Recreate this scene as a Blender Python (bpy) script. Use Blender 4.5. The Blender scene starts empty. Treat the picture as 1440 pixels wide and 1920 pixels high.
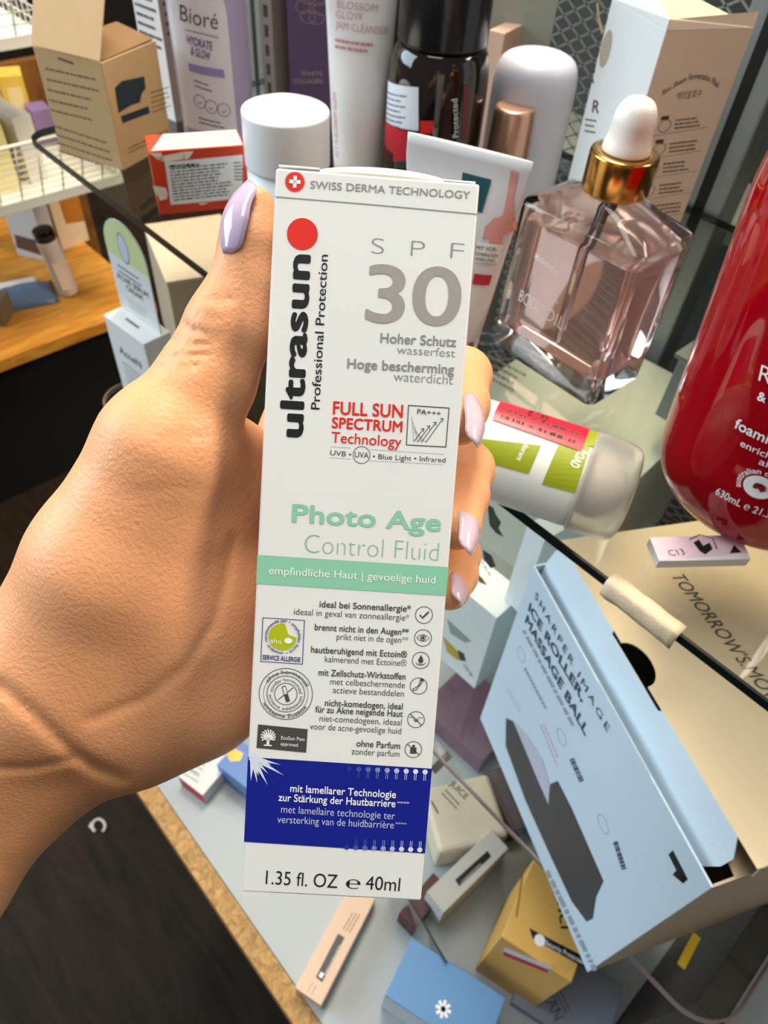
import bpy, bmesh, math, random
import numpy as np
from mathutils import Vector, Matrix

# ------------------------------------------------------------------ camera
F = 1340.0; CX, CY = 720.0, 960.0; CAMH = 1.35
_d = np.array([-100, 1190, F]); _d /= np.linalg.norm(_d)
_v1 = np.array([-1880, -1650, F]); _v1 -= _d * (_v1 @ _d); _v1 /= np.linalg.norm(_v1)
_v2 = np.array([2130, -1450, F]); _v2 -= _d * (_v2 @ _d); _v2 /= np.linalg.norm(_v2)
_y = _v2 - _v1 * (_v1 @ _v2) / 2; _x = -(_v1 - _v2 * (_v1 @ _v2) / 2)
_y /= np.linalg.norm(_y); _x -= _y * (_x @ _y); _x /= np.linalg.norm(_x)
_z = -_d; _y = np.cross(_z, _x)
RW = np.stack([_x, _y, _z])            # world = RW @ (right, down, forward)
scene = bpy.context.scene
COL = scene.collection
cam_d = bpy.data.cameras.new('camera'); cam = bpy.data.objects.new('camera', cam_d); COL.objects.link(cam)
cam_d.sensor_fit = 'VERTICAL'; cam_d.sensor_height = 36.0; cam_d.sensor_width = 27.0
cam_d.lens = F / 1920 * 36.0; cam_d.clip_start = 0.01; cam_d.clip_end = 60
_m = RW @ np.diag([1, -1, -1])
cam.matrix_world = Matrix([[*_m[0], 0], [*_m[1], 0], [*_m[2], CAMH], [0, 0, 0, 1]])
cam_d.dof.use_dof = True; cam_d.dof.focus_distance = 0.16; cam_d.dof.aperture_fstop = 30
scene.camera = cam

# ------------------------------------------------------------------ world, lights, exposure
wd = bpy.data.worlds.new('shop_ambience'); scene.world = wd; wd.use_nodes = True
bg = wd.node_tree.nodes['Background']; bg.inputs[0].default_value = (1.0, 0.93, 0.85, 1); bg.inputs[1].default_value = 0.17
def area(name, loc, target, sx, sy, power, col):
    l = bpy.data.lights.new(name, 'AREA'); l.shape = 'RECTANGLE'; l.size = sx; l.size_y = sy; l.energy = power; l.color = col
    o = bpy.data.objects.new(name, l); COL.objects.link(o); o.location = loc
    o.rotation_euler = (Vector(target) - Vector(loc)).to_track_quat('-Z', 'Y').to_euler(); return o
area('shop_window_daylight', (-2.5, -1.7, 2.3), (-0.2, 0.2, 1.0), 2.4, 1.8, 108, (0.72, 0.88, 1.0))
area('ceiling_light_strip', (-0.45, 0.1, 3.2), (-0.3, 0.2, 1.0), 1.6, 0.9, 33, (1.0, 0.97, 0.93))
area('ceiling_light_right', (1.0, 1.7, 2.5), (-0.1, 0.3, 1.1), 0.8, 0.8, 62, (1.0, 0.88, 0.72))
area('added_light_left_unit', (-0.85, 0.9, 2.7), (-1.6, 0.4, 0.5), 0.9, 0.5, 62, (1.0, 0.84, 0.62))  # added lamp, only there to brighten the left shelf unit
vs = scene.view_settings
vs.view_transform = 'Standard'; vs.look = 'None'; vs.exposure = -0.04; vs.gamma = 1.0; vs.use_curve_mapping = False

# ------------------------------------------------------------------ geometry helpers
def ray(px, py): return RW @ np.array([(px - CX) / F, (py - CY) / F, 1.0])
def V3(a): return Vector((float(a[0]), float(a[1]), float(a[2]) + CAMH))
def onZ(px, py, z): r = ray(px, py); return V3(r * (z / r[2]))          # z measured from the lens height
def onY(px, py, y): r = ray(px, py); return V3(r * (y / r[1]))
def onX(px, py, x): r = ray(px, py); return V3(r * (x / r[0]))
def above(P, px, py):                                                     # height on the vertical through P
    r = ray(px, py); k = (P.x * r[0] + P.y * r[1]) / (r[0] ** 2 + r[1] ** 2); return float(k * r[2]) + CAMH
def depth(px, py, dz): return V3(ray(px, py) * dz)
def lin(c):
    c = [v / 255.0 for v in c]
    return tuple(v / 12.92 if v <= 0.04045 else ((v + 0.055) / 1.055) ** 2.4 for v in c) + (1.0,)

MATS = {}
def mat(name, rgb, rough=0.5, metal=0.0, var=0.06, scale=60.0, bump=0.0, spec=0.5, coat=0.0, trans=0.0, ior=1.45, sss=0.0, alpha=1.0, bsc=None):
    """Principled material with a little procedural colour variation and fine relief; rgb in sRGB 0-255"""
    if name in MATS: return MATS[name]
    m = bpy.data.materials.new(name); m.use_nodes = True; nt = m.node_tree; b = nt.nodes['Principled BSDF']
    c = lin(rgb); b.inputs['Roughness'].default_value = rough; b.inputs['Metallic'].default_value = metal
    b.inputs['Specular IOR Level'].default_value = spec; b.inputs['Coat Weight'].default_value = coat
    b.inputs['Transmission Weight'].default_value = trans; b.inputs['IOR'].default_value = ior; b.inputs['Alpha'].default_value = alpha
    if sss:
        b.inputs['Subsurface Weight'].default_value = sss; b.inputs['Subsurface Radius'].default_value = (0.010, 0.004, 0.002); b.inputs['Subsurface Scale'].default_value = 0.35
    tc = nt.nodes.new('ShaderNodeTexCoord'); nz = nt.nodes.new('ShaderNodeTexNoise')
    nz.inputs['Scale'].default_value = scale; nz.inputs['Detail'].default_value = 4
    nt.links.new(tc.outputs['Object'], nz.inputs['Vector'])
    rp = nt.nodes.new('ShaderNodeMapRange'); rp.inputs['To Min'].default_value = 1 - var; rp.inputs['To Max'].default_value = 1 + var
    nt.links.new(nz.outputs['Fac'], rp.inputs['Value'])
    mx = nt.nodes.new('ShaderNodeMix'); mx.data_type = 'RGBA'; mx.blend_type = 'MULTIPLY'; mx.inputs['Factor'].default_value = 1
    mx.inputs[6].default_value = c; nt.links.new(rp.outputs['Result'], mx.inputs[7]); nt.links.new(mx.outputs[2], b.inputs['Base Color'])
    if bump:
        n2 = nt.nodes.new('ShaderNodeTexNoise'); n2.inputs['Scale'].default_value = bsc or scale * 6; nt.links.new(tc.outputs['Object'], n2.inputs['Vector'])
        bp = nt.nodes.new('ShaderNodeBump'); bp.inputs['Strength'].default_value = bump; bp.inputs['Distance'].default_value = 0.001
        nt.links.new(n2.outputs['Fac'], bp.inputs['Height']); nt.links.new(bp.outputs['Normal'], b.inputs['Normal'])
    MATS[name] = m; return m

def pane_mat(name, tint, gloss=0.06, rough=0.02):
    """flat clear sheet: tinted see-through with fresnel reflection"""
    if name in MATS: return MATS[name]
    m = bpy.data.materials.new(name); m.use_nodes = True; nt = m.node_tree; nt.nodes.clear()
    o = nt.nodes.new('ShaderNodeOutputMaterial'); t = nt.nodes.new('ShaderNodeBsdfTransparent'); t.inputs[0].default_value = tint + (1,)
    g = nt.nodes.new('ShaderNodeBsdfGlossy'); g.inputs['Roughness'].default_value = rough
    lw_ = nt.nodes.new('ShaderNodeLayerWeight'); pw = nt.nodes.new('ShaderNodeMath'); pw.operation = 'POWER'; pw.inputs[1].default_value = 5.0; nt.links.new(lw_.outputs['Facing'], pw.inputs[0])
    fr = nt.nodes.new('ShaderNodeMath'); fr.operation = 'MULTIPLY_ADD'; fr.inputs[1].default_value = 0.9; fr.inputs[2].default_value = 0.035; nt.links.new(pw.outputs[0], fr.inputs[0])
    mx = nt.nodes.new('ShaderNodeMixShader'); nt.links.new(fr.outputs[0], mx.inputs[0]); nt.links.new(t.outputs[0], mx.inputs[1]); nt.links.new(g.outputs[0], mx.inputs[2])
    nt.links.new(mx.outputs[0], o.inputs[0]); MATS[name] = m; return m

def wood_mat(name, c1, c2, scale, axis='X', rough=0.5, stretch=14.0, spec=0.4):
    if name in MATS: return MATS[name]
    m = bpy.data.materials.new(name); m.use_nodes = True; nt = m.node_tree; b = nt.nodes['Principled BSDF']; b.inputs['Roughness'].default_value = rough; b.inputs['Specular IOR Level'].default_value = spec
    tc = nt.nodes.new('ShaderNodeTexCoord'); mp = nt.nodes.new('ShaderNodeMapping')
    s = [stretch, stretch, stretch]; s['XYZ'.index(axis)] = 1.0; mp.inputs['Scale'].default_value = s
    nz = nt.nodes.new('ShaderNodeTexNoise'); nz.inputs['Scale'].default_value = scale; nz.inputs['Detail'].default_value = 6; nz.inputs['Distortion'].default_value = 1.2
    cr = nt.nodes.new('ShaderNodeValToRGB'); cr.color_ramp.elements[0].position = 0.35; cr.color_ramp.elements[1].position = 0.68
    cr.color_ramp.elements[0].color = lin(c1); cr.color_ramp.elements[1].color = lin(c2)
    nt.links.new(tc.outputs['Object'], mp.inputs['Vector']); nt.links.new(mp.outputs[0], nz.inputs['Vector'])
    nt.links.new(nz.outputs['Fac'], cr.inputs[0]); nt.links.new(cr.outputs[0], b.inputs['Base Color']); MATS[name] = m; return m

def tag(o, label=None, cat=None, group=None, kind=None):
    if label: o['label'] = label
    if cat: o['category'] = cat
    if group: o['group'] = group
    if kind: o['kind'] = kind
    return o
def empty(name, M):
    o = bpy.data.objects.new(name, None); COL.objects.link(o); o.matrix_world = M; o.empty_display_size = 0.02; return o
def link(name, me, m, parent=None, smooth=False):
    me.materials.clear(); me.materials.append(m)
    if smooth:
        for p in me.polygons: p.use_smooth = True
    o = bpy.data.objects.new(name, me); COL.objects.link(o)
    if parent is not None: o.parent = parent
    return o
def mesh(name, verts, faces, m, parent=None, smooth=False):
    me = bpy.data.meshes.new(name); me.from_pydata([tuple(v) for v in verts], [], faces); me.update()
    bm = bmesh.new(); bm.from_mesh(me); bmesh.ops.recalc_face_normals(bm, faces=bm.faces[:]); bm.to_mesh(me); bm.free()
    return link(name, me, m, parent, smooth)
def bm_obj(name, bm, m, parent=None, smooth=False, recalc=True):
    if recalc: bmesh.ops.recalc_face_normals(bm, faces=bm.faces[:])
    me = bpy.data.meshes.new(name); bm.to_mesh(me); bm.free(); return link(name, me, m, parent, smooth)
def bm_box(bm, lo, hi, bev=0.0, seg=2):
    b2 = bmesh.new(); r = bmesh.ops.create_cube(b2, size=1.0)
    for v in b2.verts: v.co = Vector([lo[i] + (v.co[i] + 0.5) * (hi[i] - lo[i]) for i in range(3)])
    if bev: bmesh.ops.bevel(b2, geom=b2.edges[:], offset=bev, segments=seg, profile=0.5, affect='EDGES')
    me = bpy.data.meshes.new('t'); b2.to_mesh(me); b2.free(); bm.from_mesh(me); bpy.data.meshes.remove(me)
def box(name, lo, hi, m, parent=None, bev=0.0, seg=2):
    bm = bmesh.new(); bm_box(bm, lo, hi, bev, seg); return bm_obj(name, bm, m, parent)
def prism(name, poly, z0, z1, m, parent=None, axis=2):
    """extrude a 2-D outline"""
    n = len(poly)
    def pt(p, z): return (p[0], p[1], z) if axis == 2 else ((p[0], z, p[1]) if axis == 1 else (z, p[0], p[1]))
    vs_ = [pt(p, z0) for p in poly] + [pt(p, z1) for p in poly]
    fs = [list(range(n))[::-1], list(range(n, 2 * n))] + [[i, (i + 1) % n, n + (i + 1) % n, n + i] for i in range(n)]
    return mesh(name, vs_, fs, m, parent)
def lathe(name, prof, m, parent=None, seg=48, sx=1.0, sy=1.0, close=True):
    """profile [(r, z)] turned round z; sx, sy squash it to an ellipse"""
    vs_, fs = [], []
    for r, z in prof:
        for k in range(seg):
            a = 2 * math.pi * k / seg; vs_.append((r * math.cos(a) * sx, r * math.sin(a) * sy, z))
    n = len(prof)
    for i in range(n - 1):
        for k in range(seg): fs.append([i * seg + k, i * seg + (k + 1) % seg, (i + 1) * seg + (k + 1) % seg, (i + 1) * seg + k])
    if close:
        fs.append([k for k in range(seg)][::-1]); fs.append([(n - 1) * seg + k for k in range(seg)])
    return mesh(name, vs_, fs, m, parent, smooth=True)
def bezier_prof(pts, bevel=0.15, n=5):
    """round the corners of a profile polyline; pts may carry a radius as a third value"""
    out = []
    for i, p in enumerate(pts):
        r = p[2] if len(p) > 2 else 0
        P = Vector(p[:2])
        if r == 0 or i in (0, len(pts) - 1): out.append(tuple(P)); continue
        A = Vector(pts[i - 1][:2]); B = Vector(pts[i + 1][:2])
        ra = min(r, (A - P).length * 0.49); rb = min(r, (B - P).length * 0.49)
        a = P + (A - P).normalized() * ra; b = P + (B - P).normalized() * rb
        for k in range(n + 1):
            t = k / n; out.append(tuple(a * (1 - t) ** 2 + P * 2 * t * (1 - t) + b * t * t))
    return out
def tube(name, pts, r, m, parent=None, seg=8, cyclic=False):
    """round bar along a polyline"""
    pts = [Vector(p) for p in pts]; n = len(pts); vs_, fs = [], []; up = None
    for i in range(n):
        a = pts[(i - 1) % n] if (i > 0 or cyclic) else pts[i]; b = pts[(i + 1) % n] if (i < n - 1 or cyclic) else pts[i]
        t = (b - a).normalized()
        if up is None: up = t.orthogonal().normalized()
        s = t.cross(up).normalized(); up = s.cross(t).normalized()
        for k in range(seg):
            q = 2 * math.pi * k / seg; vs_.append(pts[i] + s * (r * math.cos(q)) + up * (r * math.sin(q)))
    for i in range(n - (0 if cyclic else 1)):
        j = (i + 1) % n
        for k in range(seg): fs.append([i * seg + k, i * seg + (k + 1) % seg, j * seg + (k + 1) % seg, j * seg + k])
    if not cyclic: fs.append(list(range(seg))[::-1]); fs.append([(n - 1) * seg + k for k in range(seg)])
    return mesh(name, vs_, fs, m, parent, smooth=True)

# ------------------------------------------------------------------ printed faces
class Face:
    """a flat printed face of a thing: parent object, world matrix, origin and axes in the parent's space"""
    def __init__(s, parent, M, O, U, V, lift=0.00012):
        s.p, s.M, s.O, s.U, s.V = parent, M, Vector(O), Vector(U).normalized(), Vector(V).normalized()
        s.N = s.U.cross(s.V).normalized(); s.lift = lift; s.n = 0
    def uv(s, px, py):
        Mi = s.M.inverted(); o = Mi @ Vector((0, 0, CAMH)); r = ray(px, py); d_ = (Mi.to_3x3() @ Vector((float(r[0]), float(r[1]), float(r[2]))))
        t = (s.O - o).dot(s.N) / d_.dot(s.N); q = o + d_ * t - s.O; return Vector((q.dot(s.U), q.dot(s.V)))
    def at(s, u, v, h=0.0): return s.O + s.U * u + s.V * v + s.N * (s.lift + h)
class Round:
    """a printed area wrapped on a cylinder or cone about the parent's z; u is the angle times radius, v the height"""
    def __init__(s, parent, M, rfun, a0, sx=1.0, sy=1.0, lift=0.00025):
        s.p, s.M, s.r, s.a0, s.sx, s.sy, s.lift = parent, M, rfun, a0, sx, sy, lift
    def at(s, u, v, h=0.0):
        r = s.r(v); a = s.a0 + u / max(r, 1e-4); r += s.lift + h
        return Vector((r * math.cos(a) * s.sx, r * math.sin(a) * s.sy, v))
    def uv(s, px, py):
        Mi = s.M.inverted(); o = Mi @ Vector((0, 0, CAMH)); rr = ray(px, py); d_ = (Mi.to_3x3() @ Vector((float(rr[0]), float(rr[1]), float(rr[2])))).normalized()
        t = o.length * 0.5; best = None
        for k in range(4000):
            q = o + d_ * (o.length * 0.4 + k * 0.00025)
            f = math.hypot(q.x / s.sx, q.y / s.sy) - s.r(q.z)
            if best is None or abs(f) < best[0]: best = (abs(f), q)
            if f <= 0: best = (0, q); break
        q = best[1]; a = math.atan2(q.y / s.sy, q.x / s.sx) - s.a0
        while a > math.pi: a -= 2 * math.pi
        while a < -math.pi: a += 2 * math.pi
        return Vector((a * s.r(q.z), q.z))

_tc = {}
def text_mesh(body, bold=0.0, shear=0.0, sp=1.0):
    k = (body, bold, shear, sp)
    if k not in _tc:
        c = bpy.data.curves.new('t', 'FONT'); c.body = body; c.size = 1.0; c.offset = min(bold, 0.0); c.space_character = sp + max(bold, 0.0) * 1.1; c.shear = shear; c.resolution_u = 5 if len(body) > 2 else 10
        o = bpy.data.objects.new('t', c); COL.objects.link(o); dg = bpy.context.evaluated_depsgraph_get()
        me = bpy.data.meshes.new_from_object(o.evaluated_get(dg)); bpy.data.objects.remove(o); bpy.data.curves.remove(c)
        vs_ = np.array([v.co[:2] for v in me.vertices]) if len(me.vertices) else np.zeros((1, 2)); fs = [list(p.vertices) for p in me.polygons]
        bpy.data.meshes.remove(me)
        if bold > 0:                      # heavier strokes: the same glyphs laid over themselves with small shifts
            n0 = len(vs_); V_, F_ = [], []
            for i_ in range(8):
                q_ = math.pi * i_ / 4; V_.append(vs_ + np.array([math.cos(q_), math.sin(q_)]) * bold); F_ += [[a + i_ * n0 for a in f_] for f_ in fs]
            vs_, fs = np.concatenate(V_), F_
        _tc[k] = (vs_, fs)
    return _tc[k]
CAP = 0.73
PANEL_WORDS = ('band', 'sticker', 'label', 'plate', 'panel', 'tag', 'disc', 'flag', 'seal', 'arch', 'patch', 'top', 'end')
def put(face, verts2, fs, m, name, h=0.0, layer=0):
    """lay a flat print on a face; what lies on a printed panel becomes that panel's sub-part and sits above it"""
    A_ = np.array([(a, b) for a, b in verts2]); c_ = (A_.min(0) + A_.max(0)) / 2; par = face.p; lev = 1
    face.panels = getattr(face, 'panels', [])
    for ob, lo_, hi_, h_, lv in face.panels[::-1]:
        if (c_ > lo_).all() and (c_ < hi_).all():
            h = max(h, h_ + 5e-5); par, lev = (ob, 2) if lv == 1 else (ob.parent, 2); break
    o = put_on(face, verts2, fs, m, name, h, layer, par)
    if name.split('_')[-1] in PANEL_WORDS: face.panels.append((o, A_.min(0), A_.max(0), h, lev))
    return o
def put_on(face, verts2, fs, m, name, h, layer, par):
    return mesh_print(name, [face.at(a, b, h + (i // layer * 3e-6 if layer else 0)) for i, (a, b) in enumerate(verts2)], fs, m, par)
def mesh_print(name, vs_, fs, m, parent):
    me = bpy.data.meshes.new(name); me.from_pydata([tuple(v) for v in vs_], [], fs); me.update(); return link(name, me, m, parent)
def T(face, body, p0, p1, m, hpx=None, bold=0.0, shear=0.0, name='lettering', px=True, h=0.0, flip=1, sp=1.0):
    """lettering whose baseline runs from p0 to p1 (photo pixels, or metres on the face); hpx is the cap height"""
    a = face.uv(*p0) if px else Vector(p0); b = face.uv(*p1) if px else Vector(p1)
    vs_, fs = text_mesh(body, bold, shear, sp); x0, x1 = vs_[:, 0].min(), vs_[:, 0].max()
    L = (b - a).length; e = (b - a).normalized(); nrm = Vector((-e.y, e.x)) * flip
    sx = L / (x1 - x0); sy = sx
    if hpx is not None:
        if px:
            q = Vector(p0) + (Vector((p1[1] - p0[1], p0[0] - p1[0])).normalized() * hpx)
            sy = abs((face.uv(*q) - a).dot(nrm)) / CAP
        else: sy = hpx / CAP
    pts = [a + e * ((x - x0) * sx) + nrm * (y * sy) for x, y in vs_]
    return put(face, pts, fs, m, name, h, len(pts) // 8 if bold > 0 else 0)
def T_arc(face, body, c, r, a0, a1, m, size, bold=0.0, inside=False, name='lettering'):
    """lettering round a circle, angles in degrees on the face (metres)"""
    vs_, fs = text_mesh(body, bold); x0, x1 = vs_[:, 0].min(), vs_[:, 0].max(); out = []
    for x, y in vs_:
        a = math.radians(a0 + (a1 - a0) * (x - x0) / (x1 - x0)); rr = r - y * size / CAP if inside else r + y * size / CAP
        out.append((c[0] + rr * math.cos(a), c[1] + rr * math.sin(a)))
    return put(face, out, fs, m, name, 0.0, len(out) // 8 if bold > 0 else 0)
def poly(face, pts, m, name='printed_panel', px=True, h=0.0, sub=1):
    q = [face.uv(*p) if px else Vector(p) for p in pts]
    if sub > 1 and len(q) == 4:          # curved faces need a grid
        vs_, fs = [], []
        for j in range(sub + 1):
            for i in range(sub + 1):
                s, t = i / sub, j / sub; vs_.append((q[0] * (1 - s) + q[1] * s) * (1 - t) + (q[3] * (1 - s) + q[2] * s) * t)
        for j in range(sub):
            for i in range(sub): k = j * (sub + 1) + i; fs.append([k, k + 1, k + sub + 2, k + sub + 1])
        return put(face, vs_, fs, m, name, h)
    return put(face, q, [list(range(len(q)))], m, name, h)
def disc(face, c, r, m, name='printed_dot', ring=0.0, n=40, h=0.0, sy=1.0):
    """c and r in metres on the face; ring gives the line width of a ring"""
    if ring:
        vs_ = [(c[0] + (r - q) * math.cos(2 * math.pi * k / n), c[1] + (r - q) * sy * math.sin(2 * math.pi * k / n)) for q in (0, ring) for k in range(n)]
        fs = [[k, (k + 1) % n, n + (k + 1) % n, n + k] for k in range(n)]
    else:
        vs_ = [(c[0] + r * math.cos(2 * math.pi * k / n), c[1] + r * sy * math.sin(2 * math.pi * k / n)) for k in range(n)]; fs = [list(range(n))]
    return put(face, vs_, fs, m, name, h)
def strip(face, pts, w, m, name='printed_line', px=False, h=0.0, cyclic=False):
    q = [face.uv(*p) if px else Vector(p) for p in pts]; n = len(q); vs_, fs = [], []
    for i in range(n):
        a = q[(i - 1) % n] if (i or cyclic) else q[i]; b = q[(i + 1) % n] if (i < n - 1 or cyclic) else q[i]
        e = (b - a).normalized(); nn = Vector((-e.y, e.x)) * (w / 2); vs_ += [q[i] + nn, q[i] - nn]
    for i in range(n if cyclic else n - 1): j = (i + 1) % n; fs.append([2 * i, 2 * i + 1, 2 * j + 1, 2 * j])
    return put(face, vs_, fs, m, name, h)
def fine_print(face, p0, p1, p3, rows, m, seed=1, fill=0.5, px=True, name='fine_print', jag=0.25):
    """rows of illegible small print in the parallelogram p0 (top left) - p1 (top right) - p3 (bottom left)"""
    a = face.uv(*p0) if px else Vector(p0); b = face.uv(*p1) if px else Vector(p1); c = face.uv(*p3) if px else Vector(p3)
    rnd = random.Random(seed); U, V = b - a, c - a; vs_, fs = [], []
    for r in range(rows):
        t0 = (r + 0.5 - fill / 2) / rows; t1 = (r + 0.5 + fill / 2) / rows; s = 0.0; end = 1 - rnd.random() * jag
        while s < end - 0.02:
            w = min(0.02 + rnd.random() * 0.09, end - s); k = len(vs_)
            vs_ += [a + U * s + V * t0, a + U * (s + w) + V * t0, a + U * (s + w) + V * t1, a + U * s + V * t1]; fs.append([k, k + 1, k + 2, k + 3]); s += w + 0.012 + rnd.random() * 0.012
    return put(face, vs_, fs, m, name)

def frame2(C, A):
    """matrix with origin C, x axis horizontal towards A, z up"""
    x = Vector((A.x - C.x, A.y - C.y, 0)).normalized(); z = Vector((0, 0, 1)); y = z.cross(x)
    return Matrix(((x.x, y.x, 0, C.x), (x.y, y.y, 0, C.y), (0, 0, 1, C.z), (0, 0, 0, 1)))
class Carton:
    """an upright carton: C the nearest bottom corner, L the bottom corner to its left in view; wr its width to the right"""
    def __init__(s, name, label, cat, C, L, wr, h, m, bev=0.0005, group=None, body='carton_body', wl=None):
        s.M = frame2(C, L); s.wl = wl or (Vector((L.x - C.x, L.y - C.y)).length); s.wr, s.h = wr, h
        # x runs to the left, so y (z cross x) points at the viewer: the depth runs to -y
        s.root = tag(empty(name, s.M), label, cat, group)
        s.body = box(body, (0, -wr, 0), (s.wl, 0, h), m, s.root, bev) if m else None
        s.left = Face(s.root, s.M, (s.wl, 0, 0), (-1, 0, 0), (0, 0, 1))      # outward +y
        s.right = Face(s.root, s.M, (0, 0, 0), (0, -1, 0), (0, 0, 1))        # outward -x
        s.top = Face(s.root, s.M, (s.wl, 0, h), (-1, 0, 0), (0, -1, 0))      # u left to right, v away

# ------------------------------------------------------------------ palette
white = mat('white_card', (232, 232, 230), 0.42, var=0.015)
cream = mat('cream_card', (222, 204, 170), 0.55, var=0.02)
ivory = mat('ivory_card', (238, 226, 206), 0.5, var=0.02)
ink = mat('black_ink', (24, 24, 28), 0.5, var=0.0)
grey_ink = mat('grey_ink', (120, 118, 114), 0.5, var=0.0)
dark_ink = mat('dark_grey_ink', (72, 72, 70), 0.5, var=0.0)
light_ink = mat('pale_grey_ink', (168, 166, 160), 0.5, var=0.0)
white_ink = mat('white_ink', (244, 244, 244), 0.5, var=0.0)
red_ink = mat('red_ink', (222, 36, 26), 0.5, var=0.0)
navy_ink = mat('navy_ink', (26, 38, 120), 0.5, var=0.0)
black_pl = mat('black_plastic', (14, 14, 15), 0.25, var=0.0)

# ------------------------------------------------------------------ setting
Z1, Z2, ZB = -0.24, -0.515, -0.72       # upper glass, lower glass, white board (below the lens)
m_floor = wood_mat('dark_floor_wood', (26, 19, 12), (42, 32, 22), 5.0, 'X', 0.6, 6.0, 0.12)
fl = box('floor', (-7, -3, -0.03), (4, 7, 0.0), m_floor); tag(fl, kind='structure')
m_wall = mat('dark_wall_paint', (70, 70, 66), 0.8, scale=4)
w = box('wall_back', (-7, 6.9, 0), (4, 7, 3.4), m_wall); tag(w, kind='structure')

def round_rect(x0, y0, x1, y1, r, n=7):
    out = []
    for cx, cy, a in ((x1 - r, y0 + r, -90), (x1 - r, y1 - r, 0), (x0 + r, y1 - r, 90), (x0 + r, y0 + r, 180)):
        for k in range(n + 1): q = math.radians(a + 90 * k / n); out.append((cx + r * math.cos(q), cy + r * math.sin(q)))
    return out
pane = pane_mat('clear_shelf_glass', (0.955, 0.965, 0.945))
edge_g = mat('dark_green_glass_edge', (16, 24, 22), 0.3, var=0.1, scale=200, spec=0.25)
edge_p = mat('pale_bronze_glass_edge', (122, 104, 96), 0.2, var=0.1, scale=200)
def glass_shelf(label, x0, y0, x1, y1, ztop, t, r, em):
    e = tag(empty('glass_shelf', Matrix.Translation((x0, y0, ztop - t + CAMH))), label, 'shelf')
    pl = [(a - x0, b - y0) for a, b in round_rect(x0, y0, x1, y1, r)]
    prism('glass_pane', pl, 0, t, pane, e)
    n = len(pl); ins = [(a - x0, b - y0) for a, b in round_rect(x0 - 0.0004, y0 - 0.0004, x1 + 0.0004, y1 + 0.0004, r)]
    inn = [(a - x0, b - y0) for a, b in round_rect(x0 + 0.0008, y0 + 0.0008, x1 - 0.0008, y1 - 0.0008, r)]
    vs_ = [(*p, 0.0003) for p in ins] + [(*p, t - 0.0003) for p in ins] + [(*p, t + 0.0001) for p in inn] + [(*p, -0.0001) for p in inn]
    fs = []
    for i in range(n):
        j = (i + 1) % n
        for a, b in ((0, 1), (1, 2), (3, 0)): fs.append([a * n + i, a * n + j, b * n + j, b * n + i])
    mesh('polished_edge', vs_, fs, em, e); return e
glass_shelf('upper clear glass shelf with dark green edge under the pink bottle', -0.630, 0.2015, 0.55, 0.545, Z1, 0.005, 0.02, edge_g)
glass_shelf('lower clear glass shelf under the ice roller massage ball carton', -0.648, 0.1975, 0.120, 0.545, Z2, 0.005, 0.03, edge_p)

# white bottom board with an oak edge
wb = tag(empty('display_board', Matrix.Translation((-0.40, 0.0415, ZB - 0.019 + CAMH))), 'white laminate display board with oak edge band near the floor', 'shelf board')
lam = mat('white_laminate', (160, 168, 170), 0.35, var=0.02)
box('laminate_board', (0, 0.0012, 0), (0.95, 0.62, 0.019), lam, wb, 0.0006)
oak = wood_mat('oak_edge_wood', (142, 104, 52), (196, 152, 88), 45.0, 'Z', 0.55, 3.0)
box('oak_edge_band', (0, -0.0165, -0.030), (0.95, 0.0010, 0.0165), oak, wb, 0.0004)
plinth_m = mat('black_plinth_board', (20, 17, 15), 0.6)
box('plinth', (0.03, 0.06, -(ZB - 0.019 + CAMH)), (0.92, 0.58, -0.0005), plinth_m, wb)

# uprights and expanded-metal back of the display
post_m = mat('grey_green_metal', (128, 132, 122), 0.45, 0.3, var=0.05)
post_d = mat('dark_metal_groove', (22, 22, 22), 0.4)
rail_m = mat('grey_metal_rail', (142, 146, 142), 0.4, 0.4, var=0.04)
def upright(px, py, y, wdt, dep, label, z0=ZB + CAMH, h=1.1, m=None):
    P = onY(px, py, y); e = tag(empty('display_upright', Matrix.Translation((P.x, P.y, z0))), label, 'post')
    box('post_body', (-wdt / 2, 0, 0), (wdt / 2, dep, h), m or post_m, e, 0.002)
    box('slotted_groove', (-wdt * 0.12, -0.0006, 0.02), (wdt * 0.12, 0.002, h - 0.02), post_d, e); return e
upright(479, 100, 0.55, 0.030, 0.03, 'grey metal upright behind the purple and white cleanser bottle', m=post_m)
upright(1345, 300, 0.548, 0.036, 0.03, 'grey slotted metal upright right of the tall rice bottle carton', m=rail_m)
wire_m = mat('galvanised_mesh_metal', (150, 152, 148), 0.4, 0.5, var=0.08)
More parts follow.
